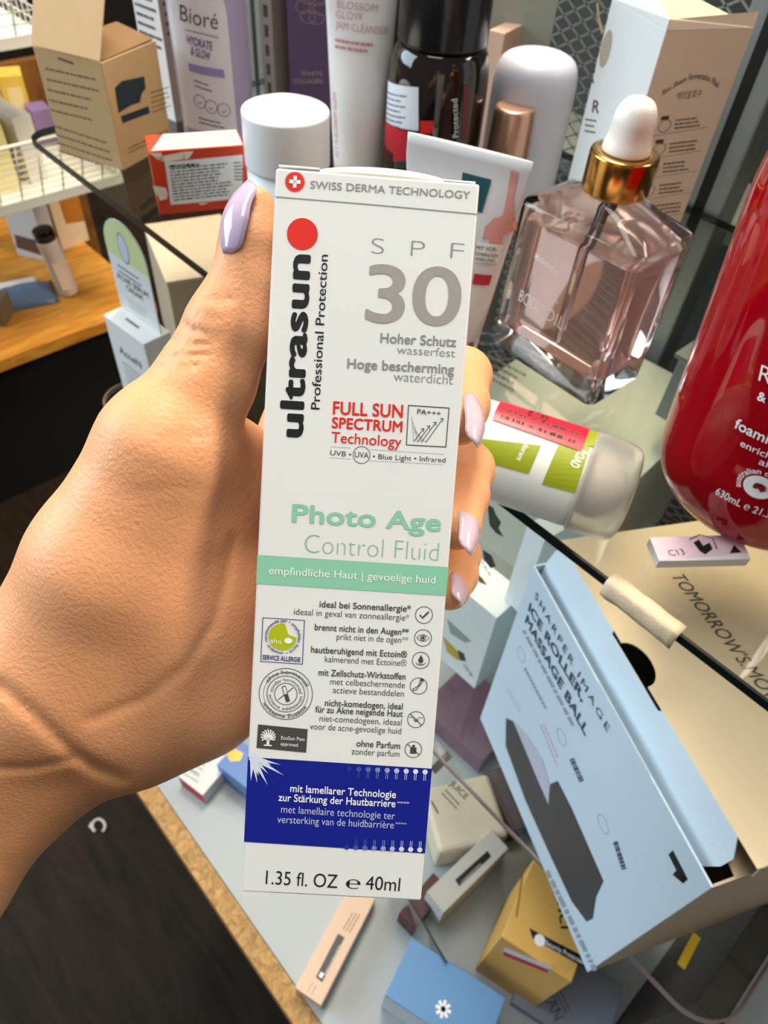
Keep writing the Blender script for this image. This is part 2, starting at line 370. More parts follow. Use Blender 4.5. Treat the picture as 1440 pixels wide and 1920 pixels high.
def mesh_panel(label, x0, x1, z0, z1, y, cw=0.019, ch=0.0115, t=0.0008):
    e = tag(empty('mesh_back_panel', Matrix.Translation((x0, y, z0 + CAMH))), label, 'mesh panel')
    vs_, fs = [], []; nx = int((x1 - x0) / cw); nz = int((z1 - z0) / ch)
    def strand(a, b):
        d_ = Vector((b[0] - a[0], b[1] - a[1])).normalized(); n_ = Vector((-d_.y, d_.x)) * t; k = len(vs_)
        for q, s in ((a, 1), (a, -1), (b, -1), (b, 1)): vs_.append((q[0] + n_.x * s, 0, q[1] + n_.y * s))
        for q, s in ((a, 1), (a, -1), (b, -1), (b, 1)): vs_.append((q[0] + n_.x * s, 0.0016, q[1] + n_.y * s))
        fs.extend([[k, k + 1, k + 2, k + 3], [k, k + 4, k + 5, k + 1], [k + 2, k + 6, k + 7, k + 3]])
    for i in range(nx):
        for j in range(nz):
            X0, Z0 = i * cw, j * ch
            for q in (((X0, Z0 + ch / 2), (X0 + cw / 2, Z0)), ((X0 + cw / 2, Z0), (X0 + cw, Z0 + ch / 2)), ((X0, Z0 + ch / 2), (X0 + cw / 2, Z0 + ch)), ((X0 + cw / 2, Z0 + ch), (X0 + cw, Z0 + ch / 2))): strand(*q)
    o = mesh_print('expanded_metal_strands', vs_, fs, wire_m, e); tag(o, kind='stuff')
    for lo, hi in (((0, -0.003, -0.012), (x1 - x0, 0.006, 0)), ((0, -0.003, z1 - z0), (x1 - x0, 0.006, z1 - z0 + 0.012))): box('panel_frame', lo, hi, post_m, e)
    return e
mesh_panel('grey diamond mesh panel left of the slotted upright', -0.42, -0.228, -0.62, 0.2, 0.585)
mesh_panel('grey diamond mesh panel behind the red foaming wash bottle', -0.158, 0.35, -0.62, 0.2, 0.585)
# dark neighbouring cabinet seen through the mesh
cab = tag(empty('neighbour_cabinet', Matrix.Translation((-0.55, 0.74, 0))), 'dark cabinet standing behind the metal mesh panels', 'cabinet')
cabm = mat('dark_cabinet_board', (52, 56, 50), 0.6, scale=8, var=0.2)
box('cabinet_back', (0.0, 0, 0), (1.4, 0.02, 1.62), cabm, cab); box('cabinet_shelf', (0.0, -0.10, 1.05), (1.4, 0, 1.065), post_m, cab)
# clear and metal strips to the right of the pink bottle
br = tag(empty('shelf_bracket', Matrix.Translation((-0.155, 0.44, Z1 - 0.10 + CAMH))), 'pale metal bracket strip between pink bottle and red bottle', 'bracket')
box('bracket_plate', (0, 0, 0), (0.012, 0.10, 0.05), rail_m, br, 0.001); box('bracket_lip', (-0.004, 0, 0.05), (0.016, 0.10, 0.053), rail_m, br)

# ------------------------------------------------------------------ second display unit on the left
lw = wood_mat('honey_oak_wood', (164, 104, 30), (206, 146, 56), 9.0, 'Y', 0.5, 8.0)
unit = tag(empty('wooden_shelf_unit', Matrix.Translation((-1.41, -0.6, 0))), 'honey oak shelf unit at the left under the white wire trays', 'shelf unit')
ZW = -0.945; HW = ZW + CAMH
box('shelf_top', (-0.75, 0, HW - 0.028), (0, 1.23, HW), lw, unit, 0.001)
box('edge_band', (0.0002, 0, HW - 0.026), (0.003, 1.2298, HW - 0.0005), lw, unit)
box('plinth', (-0.72, 0.03, 0), (-0.05, 1.18, HW - 0.0285), plinth_m, unit)
box('back_panel', (-0.78, 0, 0), (-0.7505, 1.42, 0.69), wood_mat('brown_oak_back', (96, 58, 16), (132, 84, 28), 9.0, 'Z', 0.6, 8.0), unit)
wwire = mat('white_coated_wire', (226, 224, 212), 0.4, var=0.02)
def wire_tray(label, y0, y1, z0, hgt, slant, nv, nh, dpt=0.27):
    e = tag(empty('wire_tray', Matrix.Translation((-1.41, y0, z0 + CAMH))), label, 'wire tray'); Lh = y1 - y0
    box('front_rail', (-0.006, 0, -0.016), (0.004, Lh, 0.002), wwire, e, 0.001)
    box('tray_base', (-dpt, 0, -0.012), (-0.008, Lh, -0.009), wwire, e)
    def bar(a, b, r, nm='wire', cache={}):
        a, b = Vector(a), Vector(b); L = (b - a).length
        key = (round(L, 4), r)
        if key not in cache:
            o = tube(nm, [(0, 0, 0), (0, 0, L)], r, wwire, e, 6); cache[key] = o.data
        else: o = bpy.data.objects.new(nm, cache[key]); COL.objects.link(o); o.parent = e
        o.matrix_local = Matrix.Translation(a) @ (b - a).to_track_quat('Z', 'Y').to_matrix().to_4x4(); return o
    for k in range(nv + 1): y = Lh * k / nv; bar((0, y, 0), (slant, y, hgt), 0.0016)
    for k in range(1, nh + 1): t = k / nh; bar((slant * t, 0, hgt * t), (slant * t, Lh, hgt * t), 0.0012 if k < nh else 0.003)
    for k in range(1, nh + 1): t = k / nh; bar((slant * t, Lh, hgt * t), (-dpt, Lh, hgt * t), 0.0012 if k < nh else 0.003)
    for k in range(1, 13): x = -dpt * k / 12; bar((x, Lh, 0), (x, Lh, hgt), 0.0016)
    box('side_rail', (-dpt, Lh - 0.004, -0.016), (-0.006, Lh + 0.004, 0.002), wwire, e); return e
wire_tray('white wire tray with soap boxes above the oak shelf', -0.35, 0.615, -0.65, 0.115, 0.05, 24, 9)
wire_tray('highest white wire tray in the upper left corner', -0.35, 0.526, -0.395, 0.13, 0.05, 22, 7)

def lying(name, label, cat, px4, z, h, m, group=None, body='carton_body', bev=0.0006):
    """a carton lying flat: px of the nearest top corner, the top corner left of it, and the top corner right of it"""
    zt = z + h; C = onZ(*px4[0], zt); L = onZ(*px4[1], zt); R_ = onZ(*px4[2], zt)
    a = Vector((L.x - C.x, L.y - C.y)).normalized(); wr = abs((Vector((R_.x - C.x, R_.y - C.y))).dot(Vector((-a.y, a.x))))
    C.z = L.z = z + CAMH; return Carton(name, label, cat, C, L, wr, h, m, bev, group, body)

# ------------------------------------------------------------------ the held sunscreen carton
def rotv(v):
    t = np.linalg.norm(v); k = v / t; K = np.array([[0, -k[2], k[1]], [k[2], 0, -k[0]], [-k[1], k[0], 0]])
    return np.eye(3) + math.sin(t) * K + (1 - math.cos(t)) * K @ K
HW_, HH_, HD_ = 0.042, 0.1611, 0.030
_c = np.array([-0.0067, 0.0103, 0.1569]); _R = RW @ rotv(np.array([0.129, -0.0237, 0.0676]))
# local x: right, y: up, z: out of the front face
_ax = np.stack([_R[:, 0], -_R[:, 1], -_R[:, 2]], 1); _o = RW @ _c + _R @ np.array([-HW_ / 2, HH_ / 2, 0])
HM = Matrix([[*_ax[0], _o[0]], [*_ax[1], _o[1]], [*_ax[2], _o[2] + CAMH], [0, 0, 0, 1]])
held = tag(empty('sunscreen_carton', HM), 'white sunscreen carton with grey SPF 30 and blue band held in the hand', 'carton')
card = mat('coated_white_card', (229, 231, 230), 0.38, var=0.012, scale=30, bump=0.02)
# body: front panel with a small notch at the lower left, a shallow bulge of the top flap
box('carton_body', (0, 0.0, -HD_), (HW_, HH_ - 0.0004, 0), card, held, 0.0005)
prism('bottom_tuck', [(0.0002, -0.0009), (0.0058, -0.0009), (0.0072, 0.0008), (0.0002, 0.0008)], -0.0008, -0.0001, card, held)
hf = Face(held, HM, (0, 0, 0), (1, 0, 0), (0, 1, 0), 0.00006)
# top flap: bulges up in the middle, with slits at both ends
fv, ff = [], []
for i in range(25):
    u = 0.009 + (0.0345 - 0.009) * i / 24; b_ = 0.0028 * (math.sin(math.pi * (0.06 + 0.88 * i / 24)) ** 0.5)
    for v, q in ((-.0002, 0), (-.0005, .40), (-.0012, .78), (-.004, .95), (-.012, 1.0), (-.02, .85), (-.026, .5)): fv.append((u, HH_ - 0.0006 + b_ * q, v))
for i in range(24):
    for j in range(6): k = i * 7 + j; ff.append([k, k + 1, k + 8, k + 7])
gloss = mat('glossy_carton_flap', (246, 238, 222), 0.3, var=0.03, scale=500, bump=0.03)
o = mesh('top_flap', fv, ff, gloss, held, True); o.modifiers.new('thickness', 'SOLIDIFY').thickness = 0.0003
for nm, a, b, r0 in (('dust_flap', 0.0004, 0.0088, 0.02), ('dust_flap', 0.0338, HW_ - 0.0008, -0.02)):
    vs_ = [(a, HH_ + 0.0003, -0.001), (b, HH_ + 0.0003, -0.001), (b, HH_ + 0.0013, -HD_ + 0.003), (a, HH_ + 0.0013, -HD_ + 0.003)]
    o = mesh(nm, vs_, [[0, 1, 2, 3]], card, held); o.modifiers.new('thickness', 'SOLIDIFY').thickness = 0.0003
def hT(body, p0, p1, m=grey_ink, hpx=None, bold=0.0, name='lettering'): return T(hf, body, p0, p1, m, hpx, bold, name=name)
steel = mat('silver_grey_ink', (140, 142, 144), 0.45, var=0.0)
mint = mat('mint_ink', (138, 202, 172), 0.5, var=0.0); mintd = mat('deep_mint_ink', (128, 190, 162), 0.5, var=0.0); royal = mat('royal_blue_ink', (10, 28, 140), 0.45, var=0.0)
lime = mat('lime_ink', (176, 188, 20), 0.5, var=0.0); silver30 = mat('silver_number_ink', (158, 157, 150), 0.4, var=0.0)
# fold line and seal
strip(hf, [(516, 369), (700, 384), (898, 402)], 0.00022, steel, px=True)
c = hf.uv(553, 341); n = 44
disc_pts = [(c.x + (0.00215 if k % 2 else 0.00178) * math.cos(2 * math.pi * k / (2 * n)), c.y + (0.00215 if k % 2 else 0.00178) * math.sin(2 * math.pi * k / (2 * n))) for k in range(2 * n)]
poly(hf, disc_pts, red_ink, 'swiss_seal', px=False)
for sx, sy in ((0.00115, 0.00036), (0.00036, 0.00115)): poly(hf, [(c.x - sx, c.y - sy), (c.x + sx, c.y - sy), (c.x + sx, c.y + sy), (c.x - sx, c.y + sy)], white_ink, 'white_cross', px=False, h=0.00006)
hT('SWISS DERMA TECHNOLOGY', (582, 353), (881, 373), steel, 15, 0.004)
# big dot and vertical brand lettering
c = hf.uv(567, 439); disc(hf, c, 0.00318, red_ink, 'red_sun_dot')
hT('ultrasun', (566, 821), (581, 478), ink, 44, 0.034, 'brand_lettering')
hT('Professional Protection', (599, 768), (615, 478), ink, 17, 0.004)
# SPF 30
for ch, x, y in (('S', 694, 475), ('P', 770, 480), ('F', 844, 484)):
    hT(ch, (x, y), (x + 25, y + 2), steel, 32, -0.026)
hT('3', (684, 601), (757, 606), silver30, 112, 0.012, 'number_lettering'); hT('0', (770, 605), (861, 611), silver30, 113, 0.012, 'number_lettering')
hT('Hoher Schutz', (713, 642), (855, 650), steel, 19, 0.018); hT('wasserfest', (744, 663), (853, 670), steel, 17, -0.008)
hT('Hoge bescherming', (651, 690), (851, 701), steel, 19, 0.018); hT('waterdicht', (738, 714), (849, 721), steel, 19, -0.008)
# full sun spectrum
hT('FULL SUN', (624, 776), (755, 783), red_ink, 25, 0.02); hT('SPECTRUM', (622, 802), (754, 810), red_ink, 21, 0.022); hT('Technology', (621, 829), (752, 838), red_ink, 21, 0.005)
q = [(766, 760), (842, 765), (836, 838), (762, 834)]
strip(hf, q, 0.00028, dark_ink, 'icon_frame', px=True, cyclic=True); hT('PA+++', (782, 776), (826, 780), dark_ink, 10, 0.004)
for k, (a, b) in enumerate((((776, 828), (795, 803)), ((783, 829), (806, 798)), ((790, 829), (818, 791)), ((798, 830), (831, 784)))):
    strip(hf, [a, b], 0.00014, dark_ink, 'arrow_line', px=True); strip(hf, [(b[0] - 6, b[1] + 1), b, (b[0] - 1, b[1] + 7)], 0.00014, dark_ink, 'arrow_head', px=True)
    strip(hf, [(772 + k * 2, 781 + k * 9 if k < 3 else 808), (776 + 7 * k, 828)], 0.00009, grey_ink, 'arrow_line', px=True)
hT('UVB \u2022', (619, 853), (658, 857), dark_ink, 10); hT('UVA', (665, 857), (691, 859), dark_ink, 11); hT('\u2022 Blue Light \u2022 Infrared', (699, 860), (835, 867), dark_ink, 10)
disc(hf, hf.uv(678, 853), 0.00188, dark_ink, 'icon_ring', 0.00013)
for (a, b) in (((621, 838), (660, 840)), ((696, 843), (835, 852)), ((619, 858), (660, 861)), ((695, 864), (833, 871))):
    A, B = hf.uv(*a), hf.uv(*b); nn = int((B - A).length / 0.00045); vs_, fs = [], []
    for k in range(nn):
        p = A.lerp(B, k / nn); i = len(vs_); vs_ += [p + Vector((-.0001, -.00006)), p + Vector((.0001, -.00006)), p + Vector((.0001, .00006)), p + Vector((-.0001, .00006))]; fs.append([i, i + 1, i + 2, i + 3])
    put(hf, vs_, fs, dark_ink, 'dotted_line')
# product name and mint band
hT('Photo Age', (547, 978), (826, 996), mint, 35, 0.022, 'product_lettering'); hT('Control Fluid', (571, 1036), (821, 1052), mintd, 38, -0.024, 'product_lettering')
poly(hf, [(0.0, hf.uv(480, 1095).y + 0.0001), (HW_, hf.uv(838, 1117).y), (HW_, hf.uv(840, 1063).y), (0.0, hf.uv(482, 1040).y)], mint, 'mint_band', px=False)
T(hf, 'empfindliche Haut | gevoelige huid', (504, 1076), (816, 1094), white_ink, 15, 0.0, h=0.00005)
# claims
C_ = [('ideal bei Sonnenallergie*', (599, 1138), (770, 1147), 0.012), ('ideaal in geval van zonneallergie*', (551, 1152), (767, 1164), -0.004), ('brennt nicht in den Augen**', (590, 1181), (766, 1191), 0.012), ('prikt niet in de ogen**', (631, 1199), (765, 1206), -0.004),
      ('hautberuhigend mit Ectoin\u00ae', (583, 1223), (763, 1233), 0.012), ('kalmerend met Ecto\u00efne\u00ae', (609, 1241), (762, 1249), -0.004), ('mit Zellschutz-Wirkstoffen', (597, 1266), (760, 1274), 0.012), ('met celbeschermende', (619, 1283), (759, 1290), -0.004), ('actieve bestanddelen', (624, 1299), (757, 1306), -0.004),
      ('nicht-komedogen, ideal', (609, 1323), (755, 1330), 0.012), ('f\u00fcr zu Akne neigende Haut', (591, 1335), (755, 1344), 0.012), ('niet-comedogeen, ideaal', (599, 1352), (753, 1360), -0.004), ('voor de acne-gevoelige huid', (581, 1367), (752, 1376), -0.004), ('ohne Parfum', (668, 1399), (750, 1404), 0.012), ('zonder parfum', (659, 1414), (749, 1419), -0.004)]
for b_, p0, p1, w_ in C_: hT(b_, p0, p1, dark_ink, 12.5, w_)
for k, (x, y) in enumerate(((795, 1153), (793, 1196), (789, 1238), (785, 1286), (780, 1349), (775, 1405))):
    cc = hf.uv(x, y); disc(hf, cc, 0.00198, dark_ink, 'icon_ring', 0.00015)
    def L(pts, w_=0.0002, m=dark_ink): strip(hf, [(cc.x + a * 0.001, cc.y + b * 0.001) for a, b in pts], w_, m, 'icon_line')
    def P(pts, m=dark_ink): poly(hf, [(cc.x + a * 0.001, cc.y + b * 0.001) for a, b in pts], m, 'icon_shape', px=False)
    if k == 0: L([(-.9, .0), (-.3, -.7), (1.0, .8)], .0004)
    if k == 1:
        L([(-1.4, 0), (-.7, .6), (0, .8), (.7, .6), (1.4, 0), (.7, -.6), (0, -.8), (-.7, -.6), (-1.4, 0)], .00013); disc(hf, cc, .00062, dark_ink, 'icon_ring', .00015); disc(hf, cc, .00034, dark_ink, 'icon_shape')
    if k == 2: P([(0, 1.3), (-.45, .4), (-.6, -.1), (-.4, -.5), (0, -.65), (.4, -.5), (.6, -.1), (.45, .4)]); L([(-1.1, -.5), (-.7, -1.0), (0, -1.15), (.7, -1.0), (1.1, -.5)], .00013); L([(-.6, -.8), (0, -.9), (.6, -.8)], .00013)
    if k == 3: L([(-1.2, -1.2), (-.4, -.9), (0, -.1), (.1, .6), (.4, 1.8)], .00016); L([(-1.4, -.9), (-.4, -.2), (.2, 0), (.6, .8), (1.1, 1.5)], .00016); P([(.2, 1.0), (.9, 1.3), (1.0, 1.7), (.3, 1.9)]); [L([(-1.0 + .45 * t, -1.1 + .5 * t), (-1.15 + .5 * t, -.8 + .5 * t)], .00013) for t in range(4)]
    if k == 4: L([(-1.5, .5), (-.5, .5), (-.4, -.2), (0, -.55), (.4, -.2), (.5, .5), (1.5, .5)], .00014); P([(-.35, -.1), (0, -.5), (.35, -.1), (.2, .2), (-.2, .2)], grey_ink); L([(-1.4, 1.3), (1.4, -1.3)], .00018)
    if k == 5: P([(-.7, -1.0), (.7, -1.0), (.7, .4), (.3, .5), (.3, 1.1), (-.3, 1.1), (-.3, .5), (-.7, .4)]); L([(-1.4, 1.2), (1.4, -1.2)], .00018)
# allergy badge
strip(hf, [(493, 1158), (571, 1163), (567, 1245), (489, 1240)], 0.00022, navy_ink, 'badge_frame', px=True, cyclic=True)
c = hf.uv(530, 1194); pts = []
for k in range(41):
    a = math.radians(62 + 276 * k / 40 + 22); pts.append((c.x + 0.0031 * math.cos(a), c.y + 0.0031 * math.sin(a)))
pts += [(c.x + 0.0018, c.y + 0.0004), (c.x + 0.0012, c.y + 0.0006)]
poly(hf, pts, lime, 'badge_disc', px=False)
disc(hf, (c.x + 0.0013, c.y - 0.0008), 0.0009, white_ink, 'badge_oval', h=0.00005, sy=0.75)
T(hf, 'aha', (506, 1205), (528, 1207), white_ink, 9, 0.0, h=0.00005)
T_arc(hf, 'recommand\u00e9 par \u2022 empfohlen durch \u2022', c, 0.00345, 200, -75, navy_ink, 0.0007, 0.01); T_arc(hf, 'raccomandato da \u2022', c, 0.00345, -85, -150, navy_ink, 0.0007, 0.01)
hT('SERVICE ALLERGIE', (492, 1236), (563, 1241), navy_ink, 9, 0.02)
# hormone-free roundel
c = hf.uv(536, 1301)
for r in (0.00605, 0.00430, 0.0026): disc(hf, c, r, dark_ink, 'icon_ring', 0.00015, 56)
disc(hf, c, 0.00505, dark_ink, 'icon_ring', 0.00009, 56)
T_arc(hf, 'ohne hormonell', c, 0.00475, 150, 25, dark_ink, 0.00085, 0.005); T_arc(hf, 'wirksame Zus\u00e4tze', c, 0.0056, 205, 330, dark_ink, 0.00085, 0.005, inside=True)
T_arc(hf, 'zonder hormonaal', c, 0.0030, 175, 5, dark_ink, 0.0008, 0.0); T_arc(hf, 'actieve additieven', c, 0.0038, 185, 355, dark_ink, 0.0008, 0.0, inside=True)
strip(hf, [(c.x - .0006, c.y + .0018), (c.x + .0006, c.y - .0018)], 0.0009, dark_ink, 'icon_shape'); strip(hf, [(c.x - .0005, c.y + .0016), (c.x + .0, c.y + .0)], 0.0006, card, 'icon_shape', h=0.00005); strip(hf, [(c.x - .0016, c.y - .0014), (c.x + .0016, c.y + .0016)], 0.00018, dark_ink, 'icon_line')
# approval plate
poly(hf, [(484, 1358), (577, 1367), (574, 1411), (481, 1402)], dark_ink, 'approval_plate')
T(hf, 'EcoSun Pass', (527, 1386), (571, 1389), white_ink, 7, 0.0, h=0.00005); T(hf, 'approved.', (526, 1397), (560, 1400), white_ink, 7, 0.0, h=0.00005)
c = hf.uv(503, 1383); rnd = random.Random(4)
for k in range(11):
    a = math.radians(-30 + 24 * k); b_ = (c.x + .0014 * math.cos(a), c.y + .0003 + .0014 * math.sin(a)); strip(hf, [(c.x, c.y - .0008), (c.x + .0007 * math.cos(a), c.y + .0006 * math.sin(a)), b_, (b_[0] + .0004 * math.cos(a + .8), b_[1] + .0004 * math.sin(a + .8))], 0.0003, white_ink, 'tree_emblem', h=0.00005)
strip(hf, [(c.x, c.y - .0018), (c.x, c.y)], 0.0006, white_ink, 'tree_emblem', h=0.00005); strip(hf, [(c.x - .0009, c.y - .0018), (c.x + .0009, c.y - .0018)], 0.0003, white_ink, 'tree_emblem', h=0.00005)
# blue band
yb = [hf.uv(457, 1578).y, hf.uv(797, 1600).y, hf.uv(808, 1441).y, hf.uv(463, 1419).y]
poly(hf, [(0, yb[0]), (HW_, yb[1]), (HW_, yb[2]), (0, yb[3])], royal, 'blue_band', px=False)
c = hf.uv(474, 1420)
for k, (ang, ln, wd_) in enumerate(((-12, .0066, .0012), (-28, .0082, .0014), (-45, .0052, .0013), (-60, .0074, .0014), (-78, .0062, .0013), (-92, .0056, .0013), (-20, .0045, .0022), (-70, .0045, .0022))):
    a = math.radians(ang); e_ = Vector((math.cos(a), math.sin(a))); nn = Vector((-e_.y, e_.x)) * wd_ / 2; A = Vector(c) - e_ * .0002
    pts = [A + nn, A - nn, Vector(c) + e_ * ln]
    pts = [Vector((max(p.x, 0.0001), p.y)) for p in pts]
    poly(hf, pts, mat('white_flare_ink', (214, 222, 240), 0.5, var=0.0), 'sun_flare', px=False, h=0.00004 + k * 0.000004)
for row, (p0, p1) in enumerate((((655, 1441), (797, 1447)), ((650, 1588), (787, 1593)))):
    for k in range(9):
        s = k / 8; f_ = max(0.0, min(1, 0.12 + s * 1.1)); cc = hf.uv(p0[0] + (p1[0] - p0[0]) * s, p0[1] + (p1[1] - p0[1]) * s)
        bl = mat('band_dot_ink_%d' % k, tuple(int(a + (b - a) * f_) for a, b in zip((10, 28, 140), (225, 230, 242))), 0.5, var=0.0)
        disc(hf, cc, 0.00060, bl, 'printed_dot', h=0.00005, n=20)
        for dx in (-.0002, .0002): strip(hf, [(cc.x + dx, cc.y + (-.0005 if row == 0 else .0005)), (cc.x + dx, cc.y + (-.0021 if row == 0 else .0021))], 0.00011, bl, 'printed_line', h=0.00005)
pale = mat('pale_blue_ink', (196, 204, 228), 0.5, var=0.0)
for b_, p0, p1, m_, w_ in (('mit lamellarer Technologie', (544, 1484), (742, 1496), white_ink, 0.012), ('zur St\u00e4rkung der Hautbarriere', (522, 1501), (741, 1513), white_ink, 0.012), ('****', (744, 1508), (767, 1509), white_ink, 0.0), ('met lamellaire technologie ter', (527, 1523), (740, 1536), pale, -0.004), ('versterking van de huidbarri\u00e8re', (520, 1542), (738, 1553), pale, -0.004), ('****', (741, 1547), (762, 1548), pale, 0.0)):
    T(hf, b_, p0, p1, m_, 6 if b_ == '****' else 14.5, w_, h=0.00005)
hT('1.35 fl. OZ', (498, 1657), (632, 1665), ink, 27, -0.002); hT('\u212e', (648, 1665), (675, 1667), ink, 24, 0.0); hT('40ml', (685, 1667), (749, 1671), ink, 27, -0.002)

# ------------------------------------------------------------------ the hand: one continuous skin from blended tapered limbs
def K(px, py, z, r): return (np.array([(px - CX) / F * z, (py - CY) / F * z, z]), r)     # r in metres
def chain(*ks): return [(ks[i], ks[i + 1]) for i in range(len(ks) - 1)]
g_thumb = chain(K(474, 396, .1600, .0055), K(471, 455, .1605, .0064), K(460, 535, .162, .0073), K(432, 612, .163, .0094), K(388, 712, .1645, .0106), K(312, 842, .165, .0150), K(212, 1058, .172, .0196), K(105, 1265, .181, .0212))
g_palm = chain(K(330, 985, .178, .0190), K(318, 1140, .186, .0215), K(250, 1285, .190, .0205)) + chain(K(395, 1100, .190, .0175), K(360, 1272, .194, .0195), K(235, 1342, .195, .0172)) \
    + chain(K(440, 885, .198, .0115), K(480, 1050, .216, .0170), K(430, 1210, .204, .0185)) + chain(K(316, 845, .168, .0130), K(400, 880, .185, .0130), K(445, 905, .190, .0125)) \
    + chain(K(235, 1342, .195, .0172), K(45, 1400, .198, .0222), K(-190, 1650, .198, .0265), K(-460, 1930, .205, .0300)) + chain(K(105, 1265, .181, .0212), K(-20, 1330, .187, .0228), K(-240, 1540, .19, .0255), K(-520, 1810, .2, .0290))
g_fing = []
for ks in ((K(480, 1010, .219, .0150), K(560, 800, .213, .0105), K(760, 690, .218, .0085), K(868, 705, .199, .0076), K(862, 760, .182, .0072), K(862, 790, .1700, .0058)),
           (K(480, 1040, .219, .0150), K(570, 905, .218, .0105), K(770, 850, .224, .0085), K(872, 880, .201, .0078), K(860, 930, .184, .0074), K(857, 985, .1715, .0060)),
           (K(460, 1120, .214, .0160), K(560, 1010, .216, .0102), K(750, 1000, .222, .0080), K(852, 1040, .203, .0070), K(846, 1075, .187, .0066), K(842, 1104, .1760, .0054)),
           (K(440, 1190, .209, .0170), K(520, 1130, .212, .0095), K(660, 1150, .222, .0072), K(740, 1180, .212, .0060), K(770, 1200, .205, .0052))):
    g_fing.append(chain(*ks))
H_ = 0.0011
lo = np.array([-.165, -.080, .135]); hi = np.array([.040, .165, .245]); nn_ = np.ceil((hi - lo) / H_).astype(int)
ax_ = [lo[i] + H_ * np.arange(nn_[i]) for i in range(3)]
GX, GY, GZ = np.meshgrid(*[a.astype(np.float32) for a in ax_], indexing='ij')
def cone(seg):
    (a, ra), (b, rb) = seg; d_ = b - a; L2 = float(d_ @ d_)
    t = np.clip(((GX - a[0]) * d_[0] + (GY - a[1]) * d_[1] + (GZ - a[2]) * d_[2]) / L2, 0, 1)
    return np.sqrt((GX - a[0] - t * d_[0]) ** 2 + (GY - a[1] - t * d_[1]) ** 2 + (GZ - a[2] - t * d_[2]) ** 2) - (ra + (rb - ra) * t)
def smin(a, b, k):
    h = np.clip(0.5 + 0.5 * (b - a) / k, 0, 1); return b + (a - b) * h - k * h * (1 - h)
def group(segs, k):
    d_ = None
    for s in segs: q = cone(s); d_ = q if d_ is None else smin(d_, q, k)
    return d_
D = smin(group(g_thumb, 0.004), group(g_palm, 0.010), 0.007)
fd = None
for g in g_fing: q = group(g, 0.003); fd = q if fd is None else smin(fd, q, 0.0018)
D = smin(D, fd, 0.006)
# skin creases: grooves along lines of the hand, knuckle wrinkles on the thumb
PXg = GX / GZ * F + CX; PYg = GY / GZ * F + CY
def groove(pts, w, dep):
    global D
    best = np.full(D.shape, 1e9, np.float32)
    for (x0, y0), (x1, y1) in zip(pts[:-1], pts[1:]):
        dx, dy = x1 - x0, y1 - y0; t = np.clip(((PXg - x0) * dx + (PYg - y0) * dy) / (dx * dx + dy * dy), 0, 1)
        best = np.minimum(best, np.hypot(PXg - x0 - t * dx, PYg - y0 - t * dy))
    D = D + dep * np.exp(-(best / w) ** 2) * (GZ < 0.200)
groove([(436, 1010), (425, 1080), (400, 1170), (345, 1250), (270, 1310), (170, 1350)], 10, 0.0008)
groove([(0, 1285), (70, 1345), (130, 1405), (180, 1440), (230, 1460)], 12, 0.0012)
groove([(-10, 1440), (60, 1440), (130, 1425)], 8, 0.0008)
for pts in ([(372, 588), (395, 600), (425, 592)], [(345, 612), (385, 625), (420, 620)], [(322, 640), (360, 648), (408, 640)], [(318, 672), (350, 668), (395, 662)], [(300, 690), (340, 690), (380, 682)], [(395, 560), (412, 566), (430, 562)]): groove(pts, 4.5, 0.0008)
groove([(300, 820), (340, 822), (390, 815)], 6, 0.0003); groove([(250, 925), (330, 915), (380, 920)], 7, 0.0002)
def surface_nets(f):
    ins = f < 0; nx, ny, nz = f.shape; cs = np.zeros((nx - 1, ny - 1, nz - 1), np.int8)
    for a in (0, 1):
        for b in (0, 1):
            for c in (0, 1): cs += ins[a:nx - 1 + a, b:ny - 1 + b, c:nz - 1 + c]
    idx = np.argwhere((cs > 0) & (cs < 8)); num = np.full(cs.shape, -1, np.int64); num[tuple(idx.T)] = np.arange(len(idx))
    acc = np.zeros((len(idx), 3)); cnt = np.zeros(len(idx)); cor = [(a, b, c) for a in (0, 1) for b in (0, 1) for c in (0, 1)]
    for p in cor:
        for ax in range(3):
            if p[ax]: continue
            q = list(p); q[ax] = 1; i0 = idx + p; i1 = idx + q; f0 = f[tuple(i0.T)]; f1 = f[tuple(i1.T)]; m = (f0 < 0) != (f1 < 0)
            t = np.where(m, f0 / np.where(m, f0 - f1, 1), 0); pt = np.array(p, float)[None, :].repeat(len(idx), 0); pt[:, ax] += t
            acc[m] += pt[m]; cnt[m] += 1
    vs_ = idx + acc / cnt[:, None]; fs = []
    for ax in range(3):
        o1, o2 = [(1, 2), (2, 0), (0, 1)][ax]
        sl0 = [slice(None)] * 3; sl1 = [slice(None)] * 3; sl0[ax] = slice(0, -1); sl1[ax] = slice(1, None)
        ch = np.argwhere(ins[tuple(sl0)] != ins[tuple(sl1)])
        ch = ch[(ch[:, o1] > 0) & (ch[:, o2] > 0) & (ch[:, o1] < f.shape[o1] - 1) & (ch[:, o2] < f.shape[o2] - 1)]
        e1 = np.zeros(3, int); e1[o1] = 1; e2 = np.zeros(3, int); e2[o2] = 1
        qd = np.stack([num[tuple((ch - e1 - e2).T)], num[tuple((ch - e2).T)], num[tuple(ch.T)], num[tuple((ch - e1).T)]], 1)
        s0 = ins[tuple(ch.T)]; qd[~s0] = qd[~s0][:, ::-1]; fs.append(qd)
    return vs_, np.concatenate(fs)
sv, sf = surface_nets(D)
sv = sv * H_ + lo; sw = sv @ RW.T; sw[:, 2] += CAMH
origin = V3(RW @ K(120, 1300, .18, 0)[0])
hand = tag(empty('hand', Matrix.Translation(origin)), 'left hand with lilac nails gripping the white sunscreen carton', 'hand')
me = bpy.data.meshes.new('skin'); me.from_pydata([tuple(v) for v in (sw - np.array(origin))], [], sf.tolist()); me.update()
